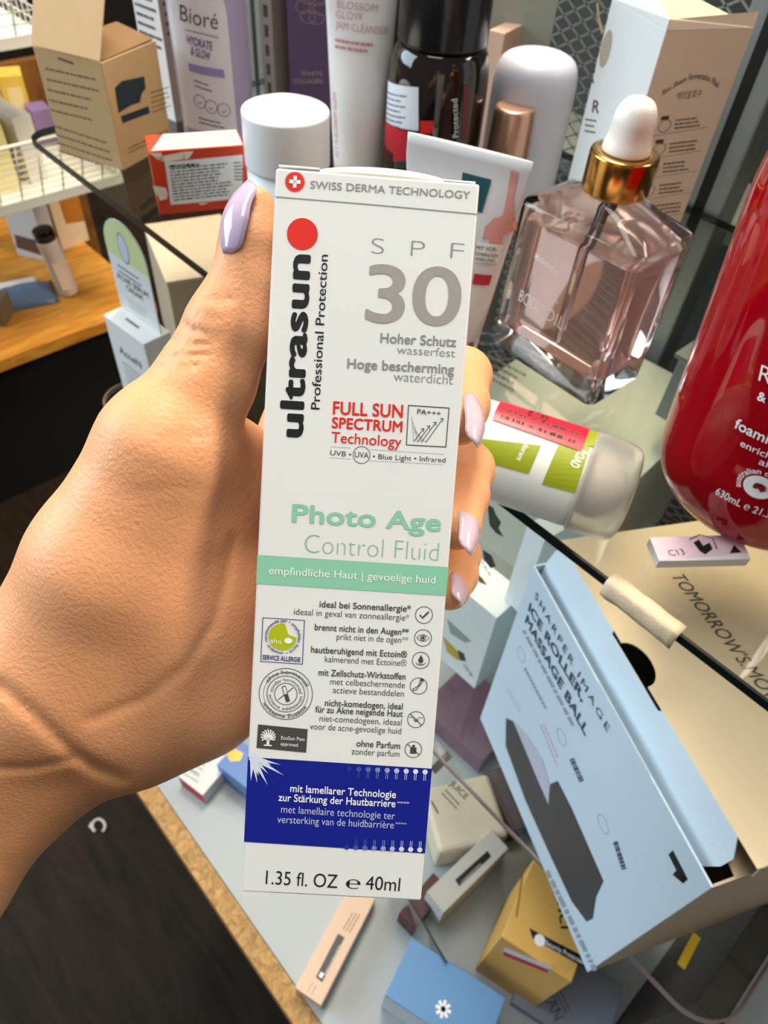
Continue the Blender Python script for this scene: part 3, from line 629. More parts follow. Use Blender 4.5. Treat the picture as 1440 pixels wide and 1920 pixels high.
skin = mat('warm_skin', (226, 163, 118), 0.42, var=0.13, scale=38, bump=0.22, bsc=1100, sss=0.25, spec=0.4)
so = link('skin', me, skin, hand, True)
md = so.modifiers.new('smooth', 'SMOOTH'); md.factor = 0.5; md.iterations = 2
del D, fd, GX, GY, GZ, PXg, PYg
lilac = mat('lilac_nail_polish', (196, 176, 206), 0.08, var=0.03, coat=0.6, sss=0.0)
lilac2 = mat('pearly_pink_nail_polish', (202, 178, 194), 0.10, var=0.03, coat=0.6)
def nail(c, tip, nrm, width, m, curve=0.55, taper=0.35, arch=0.10):
    """curved almond plate from the cuticle c to the tip; nrm points away from the finger (all in lens space px, py, z)"""
    cv = lambda k: RW @ K(*k, 0)[0]
    A = cv(c); B = cv(tip); Lv = B - A; L = np.linalg.norm(Lv); Lh = Lv / L; N = RW @ np.array(nrm, float); N -= Lh * (N @ Lh); N /= np.linalg.norm(N); S = np.cross(Lh, N)
    nu, nv = 15, 11; vs_, fs = [], []
    for i in range(nu):
        t = i / (nu - 1); wv = width / 2 * (math.sin(math.pi * min(1, 0.22 + t * 0.55)) if t < 0.5 else 1) * (1 - taper * max(0, t - 0.45) / 0.55)
        if t < 0.12: wv *= 0.55 + 0.45 * (t / 0.12) ** 0.5
        if t > 0.82: wv *= math.sqrt(max(0.02, 1 - ((t - 0.82) / 0.18) ** 2))
        for j in range(nv):
            s = -1 + 2 * j / (nv - 1); q = s * curve * 1.5
            p = A + Lh * L * t + S * (wv * math.sin(q) / math.sin(curve * 1.5)) + N * (wv * (math.cos(q) - 1) / curve * 0.9 + arch * L * math.sin(math.pi * t))
            vs_.append(p + np.array([0, 0, CAMH]) - np.array(origin))
    for i in range(nu - 1):
        for j in range(nv - 1): k = i * nv + j; fs.append([k, k + 1, k + nv + 1, k + nv])
    o = mesh('nail', vs_, fs, m, hand, True); s_ = o.modifiers.new('thickness', 'SOLIDIFY'); s_.thickness = 0.0006; s_.offset = -1; return o
nail((420, 474, .1545), (463, 337, .1560), (-.72, -.10, -.70), .0105, lilac, arch=.14)
nail((893, 742, .1700), (893, 832, .1600), (.80, -.25, -.55), .0088, lilac2)
nail((886, 942, .1730), (880, 1036, .1620), (.80, -.25, -.55), .0090, lilac2)
nail((868, 1072, .1770), (862, 1128, .1680), (.80, -.25, -.55), .0074, lilac2)

# ------------------------------------------------------------------ things standing on the upper glass shelf
def viewM(P, yaw=0.0, tilt=None):
    """frame at P: -y faces the lens, x to the right in view"""
    t = Vector((P.x, P.y, 0)).normalized(); x = Vector((t.y, -t.x, 0)); M = Matrix(((x.x, t.x, 0, P.x), (x.y, t.y, 0, P.y), (0, 0, 1, P.z), (0, 0, 0, 1)))
    return M @ Matrix.Rotation(math.radians(yaw), 4, 'Z')
class Surf:
    """printing laid on a curved front y = -f(x, z)"""
    def __init__(s, parent, M, f, lift=0.0003): s.p, s.M, s.f, s.lift = parent, M, f, lift
    def at(s, u, v, h=0.0): return Vector((u, -s.f(u, v) - s.lift - h, v))
    def uv(s, px, py):
        Mi = s.M.inverted(); o = Mi @ Vector((0, 0, CAMH)); rr = ray(px, py); d_ = (Mi.to_3x3() @ Vector((float(rr[0]), float(rr[1]), float(rr[2])))).normalized(); q = o; b = None
        for k in range(6000):
            q = o + d_ * (o.length * 0.5 + k * 0.0002)
            if q.y >= -s.f(q.x, q.z): break
        return Vector((q.x, q.z))
def rr_poly(w_, h_, r, cx=0, cy=0, n=5):
    out = []
    for sx, sy, a in ((1, -1, -90), (1, 1, 0), (-1, 1, 90), (-1, -1, 180)):
        for k in range(n + 1): q = math.radians(a + 90 * k / n); out.append((cx + sx * (w_ / 2 - r) + r * math.cos(q), cy + sy * (h_ / 2 - r) + r * math.sin(q)))
    return out
def rough_patch(face, pts, m, name, sub=10): return poly(face, pts, m, name, sub=sub)

# kraft carton with open lid
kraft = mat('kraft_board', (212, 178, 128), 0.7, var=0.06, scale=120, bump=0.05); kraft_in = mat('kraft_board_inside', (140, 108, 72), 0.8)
kt = mat('kraft_brown_print', (112, 86, 54), 0.7, var=0.0); teal = mat('dark_teal_print', (36, 54, 62), 0.6, var=0.05)
C = onZ(232, 320, Z1); L = onZ(115, 287, Z1); hb = above(C, 192, 115) - C.z
k = Carton('kraft_carton', 'brown kraft carton with its lid open beside the glass corner', 'carton', C, L, 0.060, hb, None)
w1, d1 = k.wl, 0.060
box('carton_body', (0, -d1, 0), (w1, 0, hb - 0.0008), kraft, k.root, 0.0006)
box('opening_shade_sheet', (0.002, -d1 + 0.002, hb - 0.0007), (w1 - 0.002, -0.002, hb - 0.0003), kraft_in, k.root)  # flat darker sheet painted as the shaded inside of the open carton
o = mesh('lid_panel', [(0, 0, hb), (w1, 0, hb), (w1, -0.026, hb + 0.052), (0, -0.026, hb + 0.052)], [[0, 1, 2, 3]], kraft, k.root); o.modifiers.new('t', 'SOLIDIFY').thickness = 0.0008
o = mesh('tuck_flap', [(0.002, -0.026, hb + 0.052), (w1 - 0.002, -0.026, hb + 0.052), (w1 - 0.004, -0.040, hb + 0.058), (0.004, -0.040, hb + 0.058)], [[0, 1, 2, 3]], kraft, k.root); o.modifiers.new('t', 'SOLIDIFY').thickness = 0.0008
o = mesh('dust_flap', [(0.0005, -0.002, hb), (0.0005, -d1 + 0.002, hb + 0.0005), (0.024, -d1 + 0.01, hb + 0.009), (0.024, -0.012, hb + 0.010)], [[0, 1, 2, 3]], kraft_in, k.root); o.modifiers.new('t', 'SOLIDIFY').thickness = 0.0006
fine_print(k.left, (84, 118), (184, 140), (95, 215), 5, kt, 3, 0.16); fine_print(k.left, (100, 228), (205, 262), (112, 290), 4, kt, 4, 0.18); fine_print(k.left, (108, 104), (142, 116), (110, 114), 1, kt, 5, 0.5)
poly(k.right, [(215, 165), (228, 152), (270, 143), (273, 165), (266, 175), (262, 192), (246, 197), (222, 212)], teal, 'teal_print'); poly(k.right, [(226, 218), (278, 199), (281, 212), (230, 231)], teal, 'teal_print')
fine_print(k.right, (282, 170), (318, 158), (286, 215), 5, kt, 8, 0.25); fine_print(k.right, (240, 275), (325, 235), (242, 290), 2, kt, 9, 0.3)

# cleanser bottle, purple and white
lil = mat('lilac_bottle_plastic', (176, 164, 200), 0.3, var=0.03, coat=0.2); labw = mat('white_label_film', (226, 230, 236), 0.35, var=0.01); purple_ink = mat('purple_ink', (92, 82, 156), 0.5, var=0.0); slate_ink = mat('slate_ink', (66, 74, 92), 0.5, var=0.0)
P = onZ(414, 262, Z1); M = viewM(P, -14); b = tag(empty('cleanser_bottle', M), 'lilac cleanser bottle with white arched label behind the orange carton', 'bottle')
ea, eb = 0.0285, 0.017
prof = bezier_prof([(0.0, 0.0), (0.93, 0.0, 0.004), (1.0, 0.006, 0.003), (1.0, 0.165, 0.02), (0.55, 0.186, 0.006), (0.42, 0.19)])
lathe('bottle_body', prof, lil, b, 48, ea, eb); lathe('flip_cap', [(0.0, 0.1902), (0.40, 0.1902), (0.42, 0.192), (0.42, 0.212), (0.38, 0.215), (0, 0.215)], labw, b, 32, ea, eb + 0.008)
sf_ = Surf(b, M, lambda x, z: eb * math.sqrt(max(0.02, 1 - (x / ea) ** 2)))
z_lo, z_hi = 0.012, 0.118; pts = []
vs_, fs = [], []
for j in range(19):
    v = z_lo + (z_hi - z_lo) * j / 18; e_ = max(0.0, (v - (z_hi - 0.03)) / 0.03); hw = 0.0215 * math.sqrt(max(0.01, 1 - e_ * e_))
    for i in range(13): vs_.append((-0.004 + hw * (-1 + i / 6), v))
for j in range(18):
    for i in range(12): q = j * 13 + i; fs.append([q, q + 1, q + 14, q + 13])
put(sf_, vs_, fs, labw, 'front_label')
T(sf_, 'Bior\u00e9', (338, 37), (409, 55), slate_ink, 30, -0.004, h=0.0002); strip(sf_, [(348 + q * 7, 55 + q * 1.7) for q in range(10)], 0.0005, slate_ink, px=True, h=0.0008)
T(sf_, 'HYDRATE', (351, 80), (398, 94), purple_ink, 15, 0.02, h=0.0002); T(sf_, '& GLOW', (358, 101), (394, 113), purple_ink, 15, 0.02, h=0.0002)
poly(sf_, [(353, 117), (420, 130), (422, 146), (355, 132)], mat('lavender_band_ink', (150, 142, 200), 0.5, var=0.0), 'lavender_band', h=0.0002, sub=6)
fine_print(sf_, (363, 145), (399, 157), (366, 165), 2, slate_ink, 2, 0.3)
for x, y in ((375, 190), (396, 200), (420, 206)): disc(sf_, sf_.uv(x, y), 0.0048, slate_ink, 'icon_ring', 0.0004, h=0.0002); T(sf_, '\u2713', (x - 5, y + 6), (x + 5, y + 8), slate_ink, 9, h=0.0002)
fine_print(sf_, (372, 216), (424, 228), (374, 232), 2, slate_ink, 6, 0.35)

# cartons behind the kraft carton
C = onZ(330, 230, Z1); L = onZ(284, 208, Z1)
k = Carton('care_carton', 'white and taupe carton with small print behind the kraft carton', 'carton', C, L, 0.055, 0.19, white)
taupe = mat('taupe_card', (150, 138, 128), 0.6)
poly(k.right, [(0.0002, 0.0002), (0.0548, 0.0002), (0.0548, 0.1898), (0.0002, 0.1898)], taupe, 'taupe_panel', px=False)
fine_print(k.left, (k.wl * 0.08, 0.185), (k.wl * 0.95, 0.185), (k.wl * 0.08, 0.05), 22, dark_ink, 11, 0.35, px=False); T(k.right, 'www', (0.005, 0.12), (0.04, 0.12), dark_ink, px=False)
fine_print(k.right, (0.004, 0.105), (0.05, 0.105), (0.004, 0.06), 7, dark_ink, 12, 0.4, px=False)

# orange and red carton with ingredients label
orange = mat('orange_red_card', (206, 62, 24), 0.45, var=0.05)
C = onZ(300, 403, Z1); R_ = onZ(425, 392, Z1); hb = above(C, 277, 284) - C.z
# here the nearest corner is at the left: build from the right end so that its long face is the left face
k = Carton('orange_carton', 'orange red carton with white ingredients label behind the thumb nail', 'carton', R_ + (R_ - C) * 0.35, C, 0.026, hb, orange)
W_ = k.wl; f = k.left
poly(f, [(309, 304), (455, 290), (455, 372), (320, 384)], white, 'ingredients_label'); fine_print(f, (318, 314), (432, 303), (326, 378), 11, ink, 21, 0.4); fine_print(f, (316, 308), (390, 303), (317, 316), 1, ink, 22, 0.6); fine_print(f, (438, 302), (456, 301), (440, 340), 6, ink, 23, 0.4)
for pts in ([(277, 286), (302, 286), (308, 302), (300, 300)], [(290, 296), (345, 284), (344, 298), (309, 304)], [(345, 284), (363, 283), (354, 297), (346, 299)], [(286, 348), (311, 352), (315, 366), (292, 366)], [(372, 381), (392, 380), (380, 384), (376, 384)], [(296, 366), (312, 362), (314, 372), (300, 376)]):
    poly(f, pts, ivory, 'cream_streak', h=0.00005)
poly(k.top, [(0.002, 0.001), (W_ - 0.001, 0.001), (W_ - 0.001, 0.0255), (0.012, 0.0255)], ivory, 'cream_panel', px=False)
fine_print(k.top, (0.014, 0.022), (W_ - 0.003, 0.022), (0.014, 0.006), 9, dark_ink, 24, 0.35, px=False, jag=0.05)

# frosted jar
frost = mat('frosted_white_plastic', (222, 224, 226), 0.45, var=0.02, sss=0.0); frost2 = mat('clear_frosted_cap', (246, 246, 245), 0.35, var=0.02)
P = depth(535, 203, .438); zt = P.z; P.z = Z1 + CAMH; hj = zt - P.z
b = tag(empty('cream_jar', viewM(P)), 'white cosmetic jar with frosted domed cap behind the held carton', 'jar'); r = 0.0272
lathe('jar_base', bezier_prof([(0, 0), (r * 0.92, 0, 0.003), (r * 0.97, 0.004, 0.002), (r * 0.97, hj * 0.55), (0, hj * 0.55)]), mat('white_jar_plastic', (228, 236, 240), 0.35, var=0.01), b, 56)
lathe('jar_cap', bezier_prof([(0, hj * 0.551), (r * 0.99, hj * 0.551), (r, hj * 0.57), (r, hj - 0.0015, 0.001), (r * 0.97, hj - .0003, 0.0008), (r * 0.93, hj - .0004, .001), (r * 0.6, hj + 0.0035, 0.01), (0.0005, hj + 0.0045)]), frost2, b, 56)

# squeeze tubes standing on their caps
def squeeze_tube(name, label, P, yaw, r, hc, h, wtop, m_body, m_cap, crimp=0.006):
    M = viewM(P, yaw); e = tag(empty(name, M), label, 'tube'); vs_, fs = [], []; n, rows = 48, 22
    def ab(z): t = max(0.0, min(1.0, (z - hc) / (h - crimp - hc))); s = t * t * (3 - 2 * t); return r + (wtop / 2 - r) * t, r + (0.0012 - r) * (t ** 1.25)
    zs = [hc + (h - hc) * i / rows for i in range(rows + 1)]
    for z in zs:
        a, b_ = ab(z)
        for q in range(n): th = 2 * math.pi * q / n; vs_.append((a * math.cos(th), b_ * math.sin(th), z))
    for i in range(rows):
        for q in range(n): fs.append([i * n + q, i * n + (q + 1) % n, (i + 1) * n + (q + 1) % n, (i + 1) * n + q])
    fs.append(list(range(n))[::-1]); fs.append([rows * n + q for q in range(n)])
    mesh('tube_body', vs_, fs, m_body, e, True)
    lathe('tube_cap', bezier_prof([(0, 0), (r * 0.98, 0, 0.002), (r, 0.003), (r, hc - 0.0004), (0, hc - 0.0004)]), m_cap, e)
    def f_(x, z): a, b_ = ab(z); return b_ * math.sqrt(max(0.0, 1 - min(1, (x / a) ** 2)))
    return e, M, Surf(e, M, f_, 0.0004)
tubew = mat('white_tube_plastic', (226, 228, 228), 0.32, var=0.015, coat=0.2); pinkish = mat('dusty_pink_ink', (196, 128, 136), 0.5, var=0.0)
P = onZ(668, 372, Z1)
e, M, s_ = squeeze_tube('cleanser_tube', 'white cleanser tube with pink lettering left of the black pump bottle', P, -6, 0.0165, 0.022, 0.152, 0.047, tubew, frost)
for t_, p0, p1 in (('BLOSSOM', (632, 14), (708, 22)), ('GLOW', (630, 33), (680, 38)), ('JAM CLEANSER', (629, 52), (728, 64))): T(s_, t_, p0, p1, pinkish, 15, -0.012)
fine_print(s_, (628, 68), (700, 78), (628, 92), 2, pinkish, 31, 0.45); 
T(s_, 'ACT IN BLOSSOM GLOW', (634, 296), (630, 172), pinkish, 6, 0.0)

# black pump bottle
blk = mat('black_gloss_plastic', (16, 16, 18), 0.12, var=0.02, coat=0.4); amber = mat('dark_amber_bottle', (26, 17, 12), 0.08, var=0.05, coat=0.6); grey_cap = mat('smoky_black_cap', (30, 30, 32), 0.2, var=0.03)
P = onZ(797, 398, Z1); M = viewM(P); b = tag(empty('pump_bottle', M), 'black amber pump bottle with white and red stickers', 'bottle'); r = 0.0315
zs_ = above(P, 800, 82) - P.z
lathe('bottle_body', bezier_prof([(0, 0), (r * .95, 0, .003), (r, .004, .002), (r, zs_ - .012, .012), (r * .9, zs_, .006), (r * .8, zs_ + .002)]), amber, b, 64)
lathe('smoky_cap', bezier_prof([(0, zs_ + .0022), (r * .86, zs_ + .0022), (r * .88, zs_ + .004), (r * .86, zs_ + .06, .004), (0, zs_ + .06)]), grey_cap, b, 64)
rd = Round(b, M, lambda v: r, -math.pi / 2, lift=0.0003)
poly(rd, [(706, 148), (785, 163), (785, 245), (703, 222)], labw, 'white_sticker', sub=12); poly(rd, [(703, 222), (763, 246), (763, 300), (704, 300)], mat('crimson_sticker', (206, 22, 48), 0.4, var=0.03), 'red_sticker', sub=10, h=0.0001)
fine_print(rd, (712, 165), (770, 176), (712, 232), 7, slate_ink, 41, 0.3)
rnd = random.Random(2); a0 = rd.uv(707, 262); vs_, fs = [], []
for q in range(22):
    x = a0.x + q * 0.0009; w_ = rnd.choice((.0003, .0005, .0007)); i = len(vs_); vs_ += [(x, a0.y - .012), (x + w_, a0.y - .012), (x + w_, a0.y - .001), (x, a0.y - .001)]; fs.append([i, i + 1, i + 2, i + 3])
put(rd, vs_, fs, ink, 'barcode', h=0.0003)
poly(rd, [(788, 226), (813, 226), (812, 250), (788, 250)], red_ink, 'red_print', sub=4); T(rd, 'Protected', (859, 256), (857, 184), white_ink, 11, 0.0)
poly(rd, [(868, 160), (880, 160), (876, 262), (864, 262)], mat('maroon_print', (110, 22, 30), 0.4), 'maroon_print', sub=6)

# purple carton and a pale one beside it
purple = mat('plum_card', (92, 74, 108), 0.5, var=0.03)
C = onZ(640, 250, Z1); L = onZ(546, 236, Z1)
k = Carton('plum_carton', 'plum purple carton with floral line drawing behind the frosted jar', 'carton', C, L, 0.03, 0.20, purple)
f = k.left; fl_m = mat('pale_gold_ink', (176, 160, 150), 0.5, var=0.0)
c = f.uv(585, 15)
for a in range(6): q = math.radians(60 * a); disc(f, (c.x + .007 * math.cos(q), c.y + .007 * math.sin(q)), .006, fl_m, 'flower_outline', .0004, sy=.7)
T(f, 'WHITE', (565, 142), (605, 142), fl_m, 9); T(f, 'COLLAGEN', (551, 156), (605, 156), fl_m, 9)
C = onZ(520, 232, Z1); L = onZ(500, 226, Z1)
k = Carton('slim_carton', 'slim grey carton edge between the metal upright and purple carton', 'carton', C, L, 0.03, 0.15, mat('warm_grey_card', (150, 140, 134), 0.6)); fine_print(k.left, (k.wl * .3, .14), (k.wl * .7, .14), (k.wl * .3, .02), 9, dark_ink, 45, .6, px=False)

# peach tube beside the held carton
zt = -0.122; A = onZ(765, 247, zt); B = onZ(1000, 304, zt); Cc = (A + B) / 2; P = Vector((Cc.x, Cc.y, Z1 + CAMH))
t = Vector((P.x, P.y, 0)).normalized(); rt = Vector((t.y, -t.x, 0)); dv = Vector((B.x - A.x, B.y - A.y, 0)); yaw = math.degrees(math.atan2(dv.dot(t), dv.dot(rt)))
e, M, s_ = squeeze_tube('hand_cream_tube', 'white tube with peach drawing and dark teal patch behind the held carton', P, yaw, 0.0185, 0.020, zt - Z1, dv.length, tubew, mat('white_cap_plastic', (224, 222, 216), .35), 0.010)
poly(s_, [(868, 322), (922, 336), (904, 398), (862, 388)], mat('teal_patch_ink', (24, 84, 92), .5, var=0), 'teal_patch', sub=6)
pk = mat('peach_pink_ink', (226, 160, 146), .5, var=.15, scale=200)
for pts in ([(958, 318), (972, 322), (962, 372), (945, 400)], [(945, 396), (962, 366), (970, 430), (925, 450)], [(925, 410), (950, 402), (940, 470), (912, 480)], [(910, 425), (930, 405), (925, 440), (905, 448)]): poly(s_, pts, pk, 'peach_drawing', sub=5)
poly(s_, [(896, 452), (944, 458), (936, 492), (892, 490)], white_ink, 'claim_flag', sub=5, h=.0001); T(s_, 'MIT VOR-', (893, 466), (934, 470), ink, 8, h=.0003); T(s_, 'KOMBINATION', (892, 477), (934, 481), ink, 7, h=.0003); T(s_, 'WIRKUNG.', (891, 487), (930, 490), ink, 7, h=.0003)
poly(s_, [(890, 512), (924, 515), (918, 534), (886, 532)], mat('crimson_band_ink', (196, 30, 60), .5, var=0), 'crimson_band', sub=5); poly(s_, [(880, 642), (890, 640), (885, 660), (876, 664)], mat('crimson_band_ink', (196, 30, 60)), 'crimson_band', sub=4)

# lavender bottle, rose-gold capped bottle, slim peach carton
lavb = mat('pale_lavender_plastic', (196, 200, 216), 0.4, var=0.02)
P = onZ(958, 388, Z1); M = viewM(P); b = tag(empty('lotion_bottle', M), 'pale lavender bottle with rounded shoulders and dimpled top', 'bottle'); r = 0.0275; ht = above(P, 975, 92) - P.z
lathe('bottle_body', bezier_prof([(0, 0), (r * .95, 0, .003), (r, .004, .003), (r, ht - .006, .018), (r * .55, ht, .006), (r * .42, ht - .003, .004), (.0005, ht - .004)]), lavb, b, 56)
rd = Round(b, M, lambda v: r, -math.pi / 2); fine_print(rd, (895, 195), (915, 200), (890, 265), 6, slate_ink, 51, .4); strip(rd, [(893, 182), (916, 188)], .0006, slate_ink, px=True)
rose = mat('rose_gold_metal', (214, 172, 146), 0.32, 0.85, var=0.04)
P = onZ(928, 418, Z1); M = viewM(P); b = tag(empty('serum_bottle', M), 'small bottle with rose gold cap before the lavender bottle', 'bottle'); ht = above(P, 938, 195) - P.z
lathe('bottle_body', bezier_prof([(0, 0), (.0135, 0, .002), (.0145, .004), (.0145, ht - .034, .003), (.010, ht - .031)]), mat('pale_glass_body', (206, 190, 186), .2), b, 40)
lathe('gold_cap', bezier_prof([(0, ht - .0305), (.0138, ht - .0305), (.0142, ht - .029), (.0132, ht - .002, .0025), (.0118, ht, .001), (.0005, ht)]), rose, b, 48)
C = onZ(905, 330, Z1); L = onZ(880, 322, Z1)
Carton('peach_carton', 'slim peach carton between the black pump and lavender bottles', 'carton', C, L, 0.03, above(C, 922, 60) - C.z, mat('peach_card', (226, 186, 158), .55))
C = onZ(1000, 352, Z1 ); L = onZ(905, 330, Z1)
k = Carton('grey_carton', 'pale grey green carton at the back left of the mesh panel', 'carton', onZ(985, 315, Z1), onZ(880, 300, Z1), 0.01, .17, mat('grey_green_card', (158, 160, 146), .6))

# tall rice carton
ricew = mat('rice_carton_white', (228, 230, 228), .45, var=.01); ricet = mat('rice_carton_lit_cream', (242, 226, 202), .5, var=.015); brn = mat('brown_print_ink', (92, 74, 60), .5, var=0)  # the right side's cream also holds the warm light falling on it
C = onZ(1104, 540, Z1); R_ = onZ(1235, 525, Z1); hb = above(C, 1258, 30) - C.z
xd = Vector((R_.x - C.x, R_.y - C.y, 0)); Lp = C + Vector((-xd.y, xd.x, 0)).normalized() * 0.056
k = Carton('rice_carton', 'tall open carton with rice spoon print behind the pink oil bottle', 'carton', C, Lp, xd.length, hb - .006, ricew)
w1, d1 = k.wl, k.wr; hb2 = hb - .006
poly(k.right, [(0.0002, .0002), (d1 - .0002, .0002), (d1 - .0002, hb2 - .0002), (.0002, hb2 - .0002)], ricet, 'tan_panel', px=False)
o = mesh('right_rim_panel', [(0, 0, hb2), (0, -d1, hb2), (0.001, -d1, hb2 + .007), (0.004, -d1 * .5, hb2 + .0045), (.001, 0, hb2 + .0045)], [[0, 1, 2, 3, 4]], ricet, k.root); o.modifiers.new('t', 'SOLIDIFY').thickness = .0005
o = mesh('left_rim_panel', [(0, 0, hb2), (w1, 0, hb2), (w1, -.003, hb2 + .012), (w1 * .5, -.006, hb2 + .010), (0, 0, hb2 + .0045)], [[0, 1, 2, 3, 4]], ricew, k.root); o.modifiers.new('t', 'SOLIDIFY').thickness = .0005
box('carton_inside', (.001, -d1 + .001, hb2 + .0002), (w1 - .001, -.001, hb2 + .0008), mat('cream_carton_inside', (224, 210, 160), .7), k.root)
f = k.left; disc(f, f.uv(1136, 92), .0052, mat('rice_grain_print', (176, 164, 140), .6, var=.5, scale=900), 'rice_spoon_bowl', sy=1.75); strip(f, [(1130, 62), (1123, 35), (1120, 5)], .0022, mat('wood_spoon_print', (190, 166, 120), .6), 'rice_spoon_handle', px=True)
T(f, 'R', (1110, 210), (1123, 212), brn, 24, .02); strip(f, [(1110, 125), (1116, 135)], .001, brn, px=True); strip(f, [(1110, 142), (1113, 156)], .0014, brn, px=True); fine_print(f, (1098, 218), (1122, 222), (1096, 250), 3, brn, 61, .3)
f = k.right; fan = [f.uv(1240, 180), f.uv(1345, 165)]
vs0, fs0 = text_mesh('Rice Sheets Fermentation Filled', .01); x0, x1 = vs0[:, 0].min(), vs0[:, 0].max(); out = []
for x, y in vs0:
    s = (x - x0) / (x1 - x0); b0 = fan[0].lerp(fan[1], s) + Vector((0, .0062 * math.sin(math.pi * s))); out.append(b0 + Vector((0, y * .0042)))
put(f, out, fs0, brn, 'lettering')
T(f, '\ubc31\ubbf8\ubc1c\ud6a8\uc218', (1267, 187), (1314, 180), brn, 12)
for y_, x_ in ((240, 1242), (284, 1232), (322, 1220), (362, 1212), (400, 1205)):
    disc(f, f.uv(x_ + 4, y_ - 4), .0038, brn, 'jar_icon', .0004, sy=.9); strip(f, [(x_ - 3, y_ - 18), (x_ + 12, y_ - 20)], .002, brn, 'jar_icon', px=True); fine_print(f, (x_ + 24, y_ - 18), (x_ + 76, y_ - 24), (x_ + 22, y_ + 4), 3, brn, y_, .42); strip(f, [(x_ - 26, y_ + 16), (x_ + 84, y_ - 2)], .0002, brn, px=True)

# pink body oil bottle
C = onZ(1105, 768, Z1); L = onZ(925, 650, Z1); hb = above(C, 1145, 478) - C.z
M = frame2(C, L); wl, wr = 0.0725, 0.046
oil = tag(empty('oil_bottle', M), 'square clear glass bottle of pink body oil with gold collar', 'bottle')
def clear(name, col, ior, rough=0.0, dens=0.0, dcol=None):
    m = bpy.data.materials.new(name); m.use_nodes = True; b_ = m.node_tree.nodes['Principled BSDF']; b_.inputs['Base Color'].default_value = col + (1,); b_.inputs['Transmission Weight'].default_value = 1; b_.inputs['Roughness'].default_value = rough; b_.inputs['IOR'].default_value = ior
    if dens:
        v = m.node_tree.nodes.new('ShaderNodeVolumeAbsorption'); v.inputs['Color'].default_value = dcol + (1,); v.inputs['Density'].default_value = dens; m.node_tree.links.new(v.outputs[0], m.node_tree.nodes['Material Output'].inputs['Volume'])
    return m
def rings(levels, n=6):
    """loft of rounded rectangles: (cx, cy, w, d, r, z)"""
    vs_, fs = [], []; cnt = 4 * (n + 1)
    for cx, cy, w_, d_, r_, z in levels: vs_ += [(x, y, z) for x, y in rr_poly(w_, d_, min(r_, w_ * .499, d_ * .499), cx, cy, n)]
    for i in range(len(levels) - 1):
        for q in range(cnt): fs.append([i * cnt + q, i * cnt + (q + 1) % cnt, (i + 1) * cnt + (q + 1) % cnt, (i + 1) * cnt + q])
    fs.append(list(range(cnt))[::-1]); fs.append([(len(levels) - 1) * cnt + q for q in range(cnt)]); return vs_, fs
cx, cy = wl / 2, -wr / 2; Pc = M @ Vector((cx, cy, 0)); zc0 = above(Pc, 1120, 352) - Pc.z; zc1 = above(Pc, 1130, 275) - Pc.z; zb1 = above(Pc, 1143, 172) - Pc.z
vs_, fs = rings([(cx, cy, wl - .004, wr - .004, .004, 0), (cx, cy, wl, wr, .005, .0015), (cx, cy, wl, wr, .005, hb - .0015), (cx, cy, wl - .002, wr - .002, .006, hb + .0005), (cx, cy, wl * .62, wr * .66, .010, hb + (zc0 - hb) * .55), (cx, cy, .029, .029, .0145, zc0 - .001), (cx, cy, .025, .025, .0125, zc0)])
glassm = clear('clear_bottle_glass', (1.0, .965, .955), 1.45); oilm = mat('pink_oil_liquid', (248, 216, 210), .05, var=.02, trans=.88, ior=1.33)
mesh('glass_body', vs_, fs, glassm, oil, True).modifiers.new('e', 'EDGE_SPLIT').split_angle = math.radians(40)
vs_, fs = rings([(cx, cy, wl - .012, wr - .012, .004, .014), (cx, cy, wl - .009, wr - .009, .004, .016), (cx, cy, wl - .009, wr - .009, .004, hb - .009), (cx, cy, wl - .011, wr - .011, .004, hb - .008)])
mesh('pink_oil', vs_, fs, oilm, oil, True).modifiers.new('e', 'EDGE_SPLIT').split_angle = math.radians(40)
def at(o, x, y): o.location = (x, y, 0); return o
gold = mat('brushed_gold_metal', (206, 156, 84), .2, 1.0, var=.04); rub = mat('white_rubber', (236, 232, 222), .35, var=.01, sss=.0)
at(lathe('gold_collar', bezier_prof([(.001, zc0 + .0002), (.0148, zc0 + .0002), (.0156, zc0 + .0015), (.0156, zc1 - .0008, .001), (.0146, zc1, .001), (.009, zc1), (.0088, zc1 - .0005), (.001, zc1 - .0005)]), gold, oil, 64), cx, cy)
hbp = zb1 - zc1
at(lathe('rubber_bulb', bezier_prof([(.001, zc1 + .0001), (.0108, zc1 + .0001), (.0108, zc1 + .002, .002), (.0094, zc1 + .007, .004), (.0094, zb1 - .007, .009), (.0062, zb1 - .0008, .005), (.0004, zb1)]), rub, oil, 48), cx, cy)
at(lathe('glass_pipette', [(.0005, .018), (.0016, .02), (.003, .03), (.003, zc0), (.0005, zc0)], clear('clear_pipette_glass', (1, 1, 1), 1.3), oil, 20), cx, cy)
f = Face(oil, M, (wl, 0, 0), (-1, 0, 0), (0, 0, 1), .0002)
T(f, 'xococ', (1001, 481), (1046, 517), white_ink, 13, .005); T(f, 'The new', (1024, 556), (1046, 571), white_ink, 8); T(f, 'BODY', (972, 563), (1012, 590), white_ink, 22, -.01); T(f, 'OIL', (1018, 594), (1054, 620), white_ink, 24, -.01)

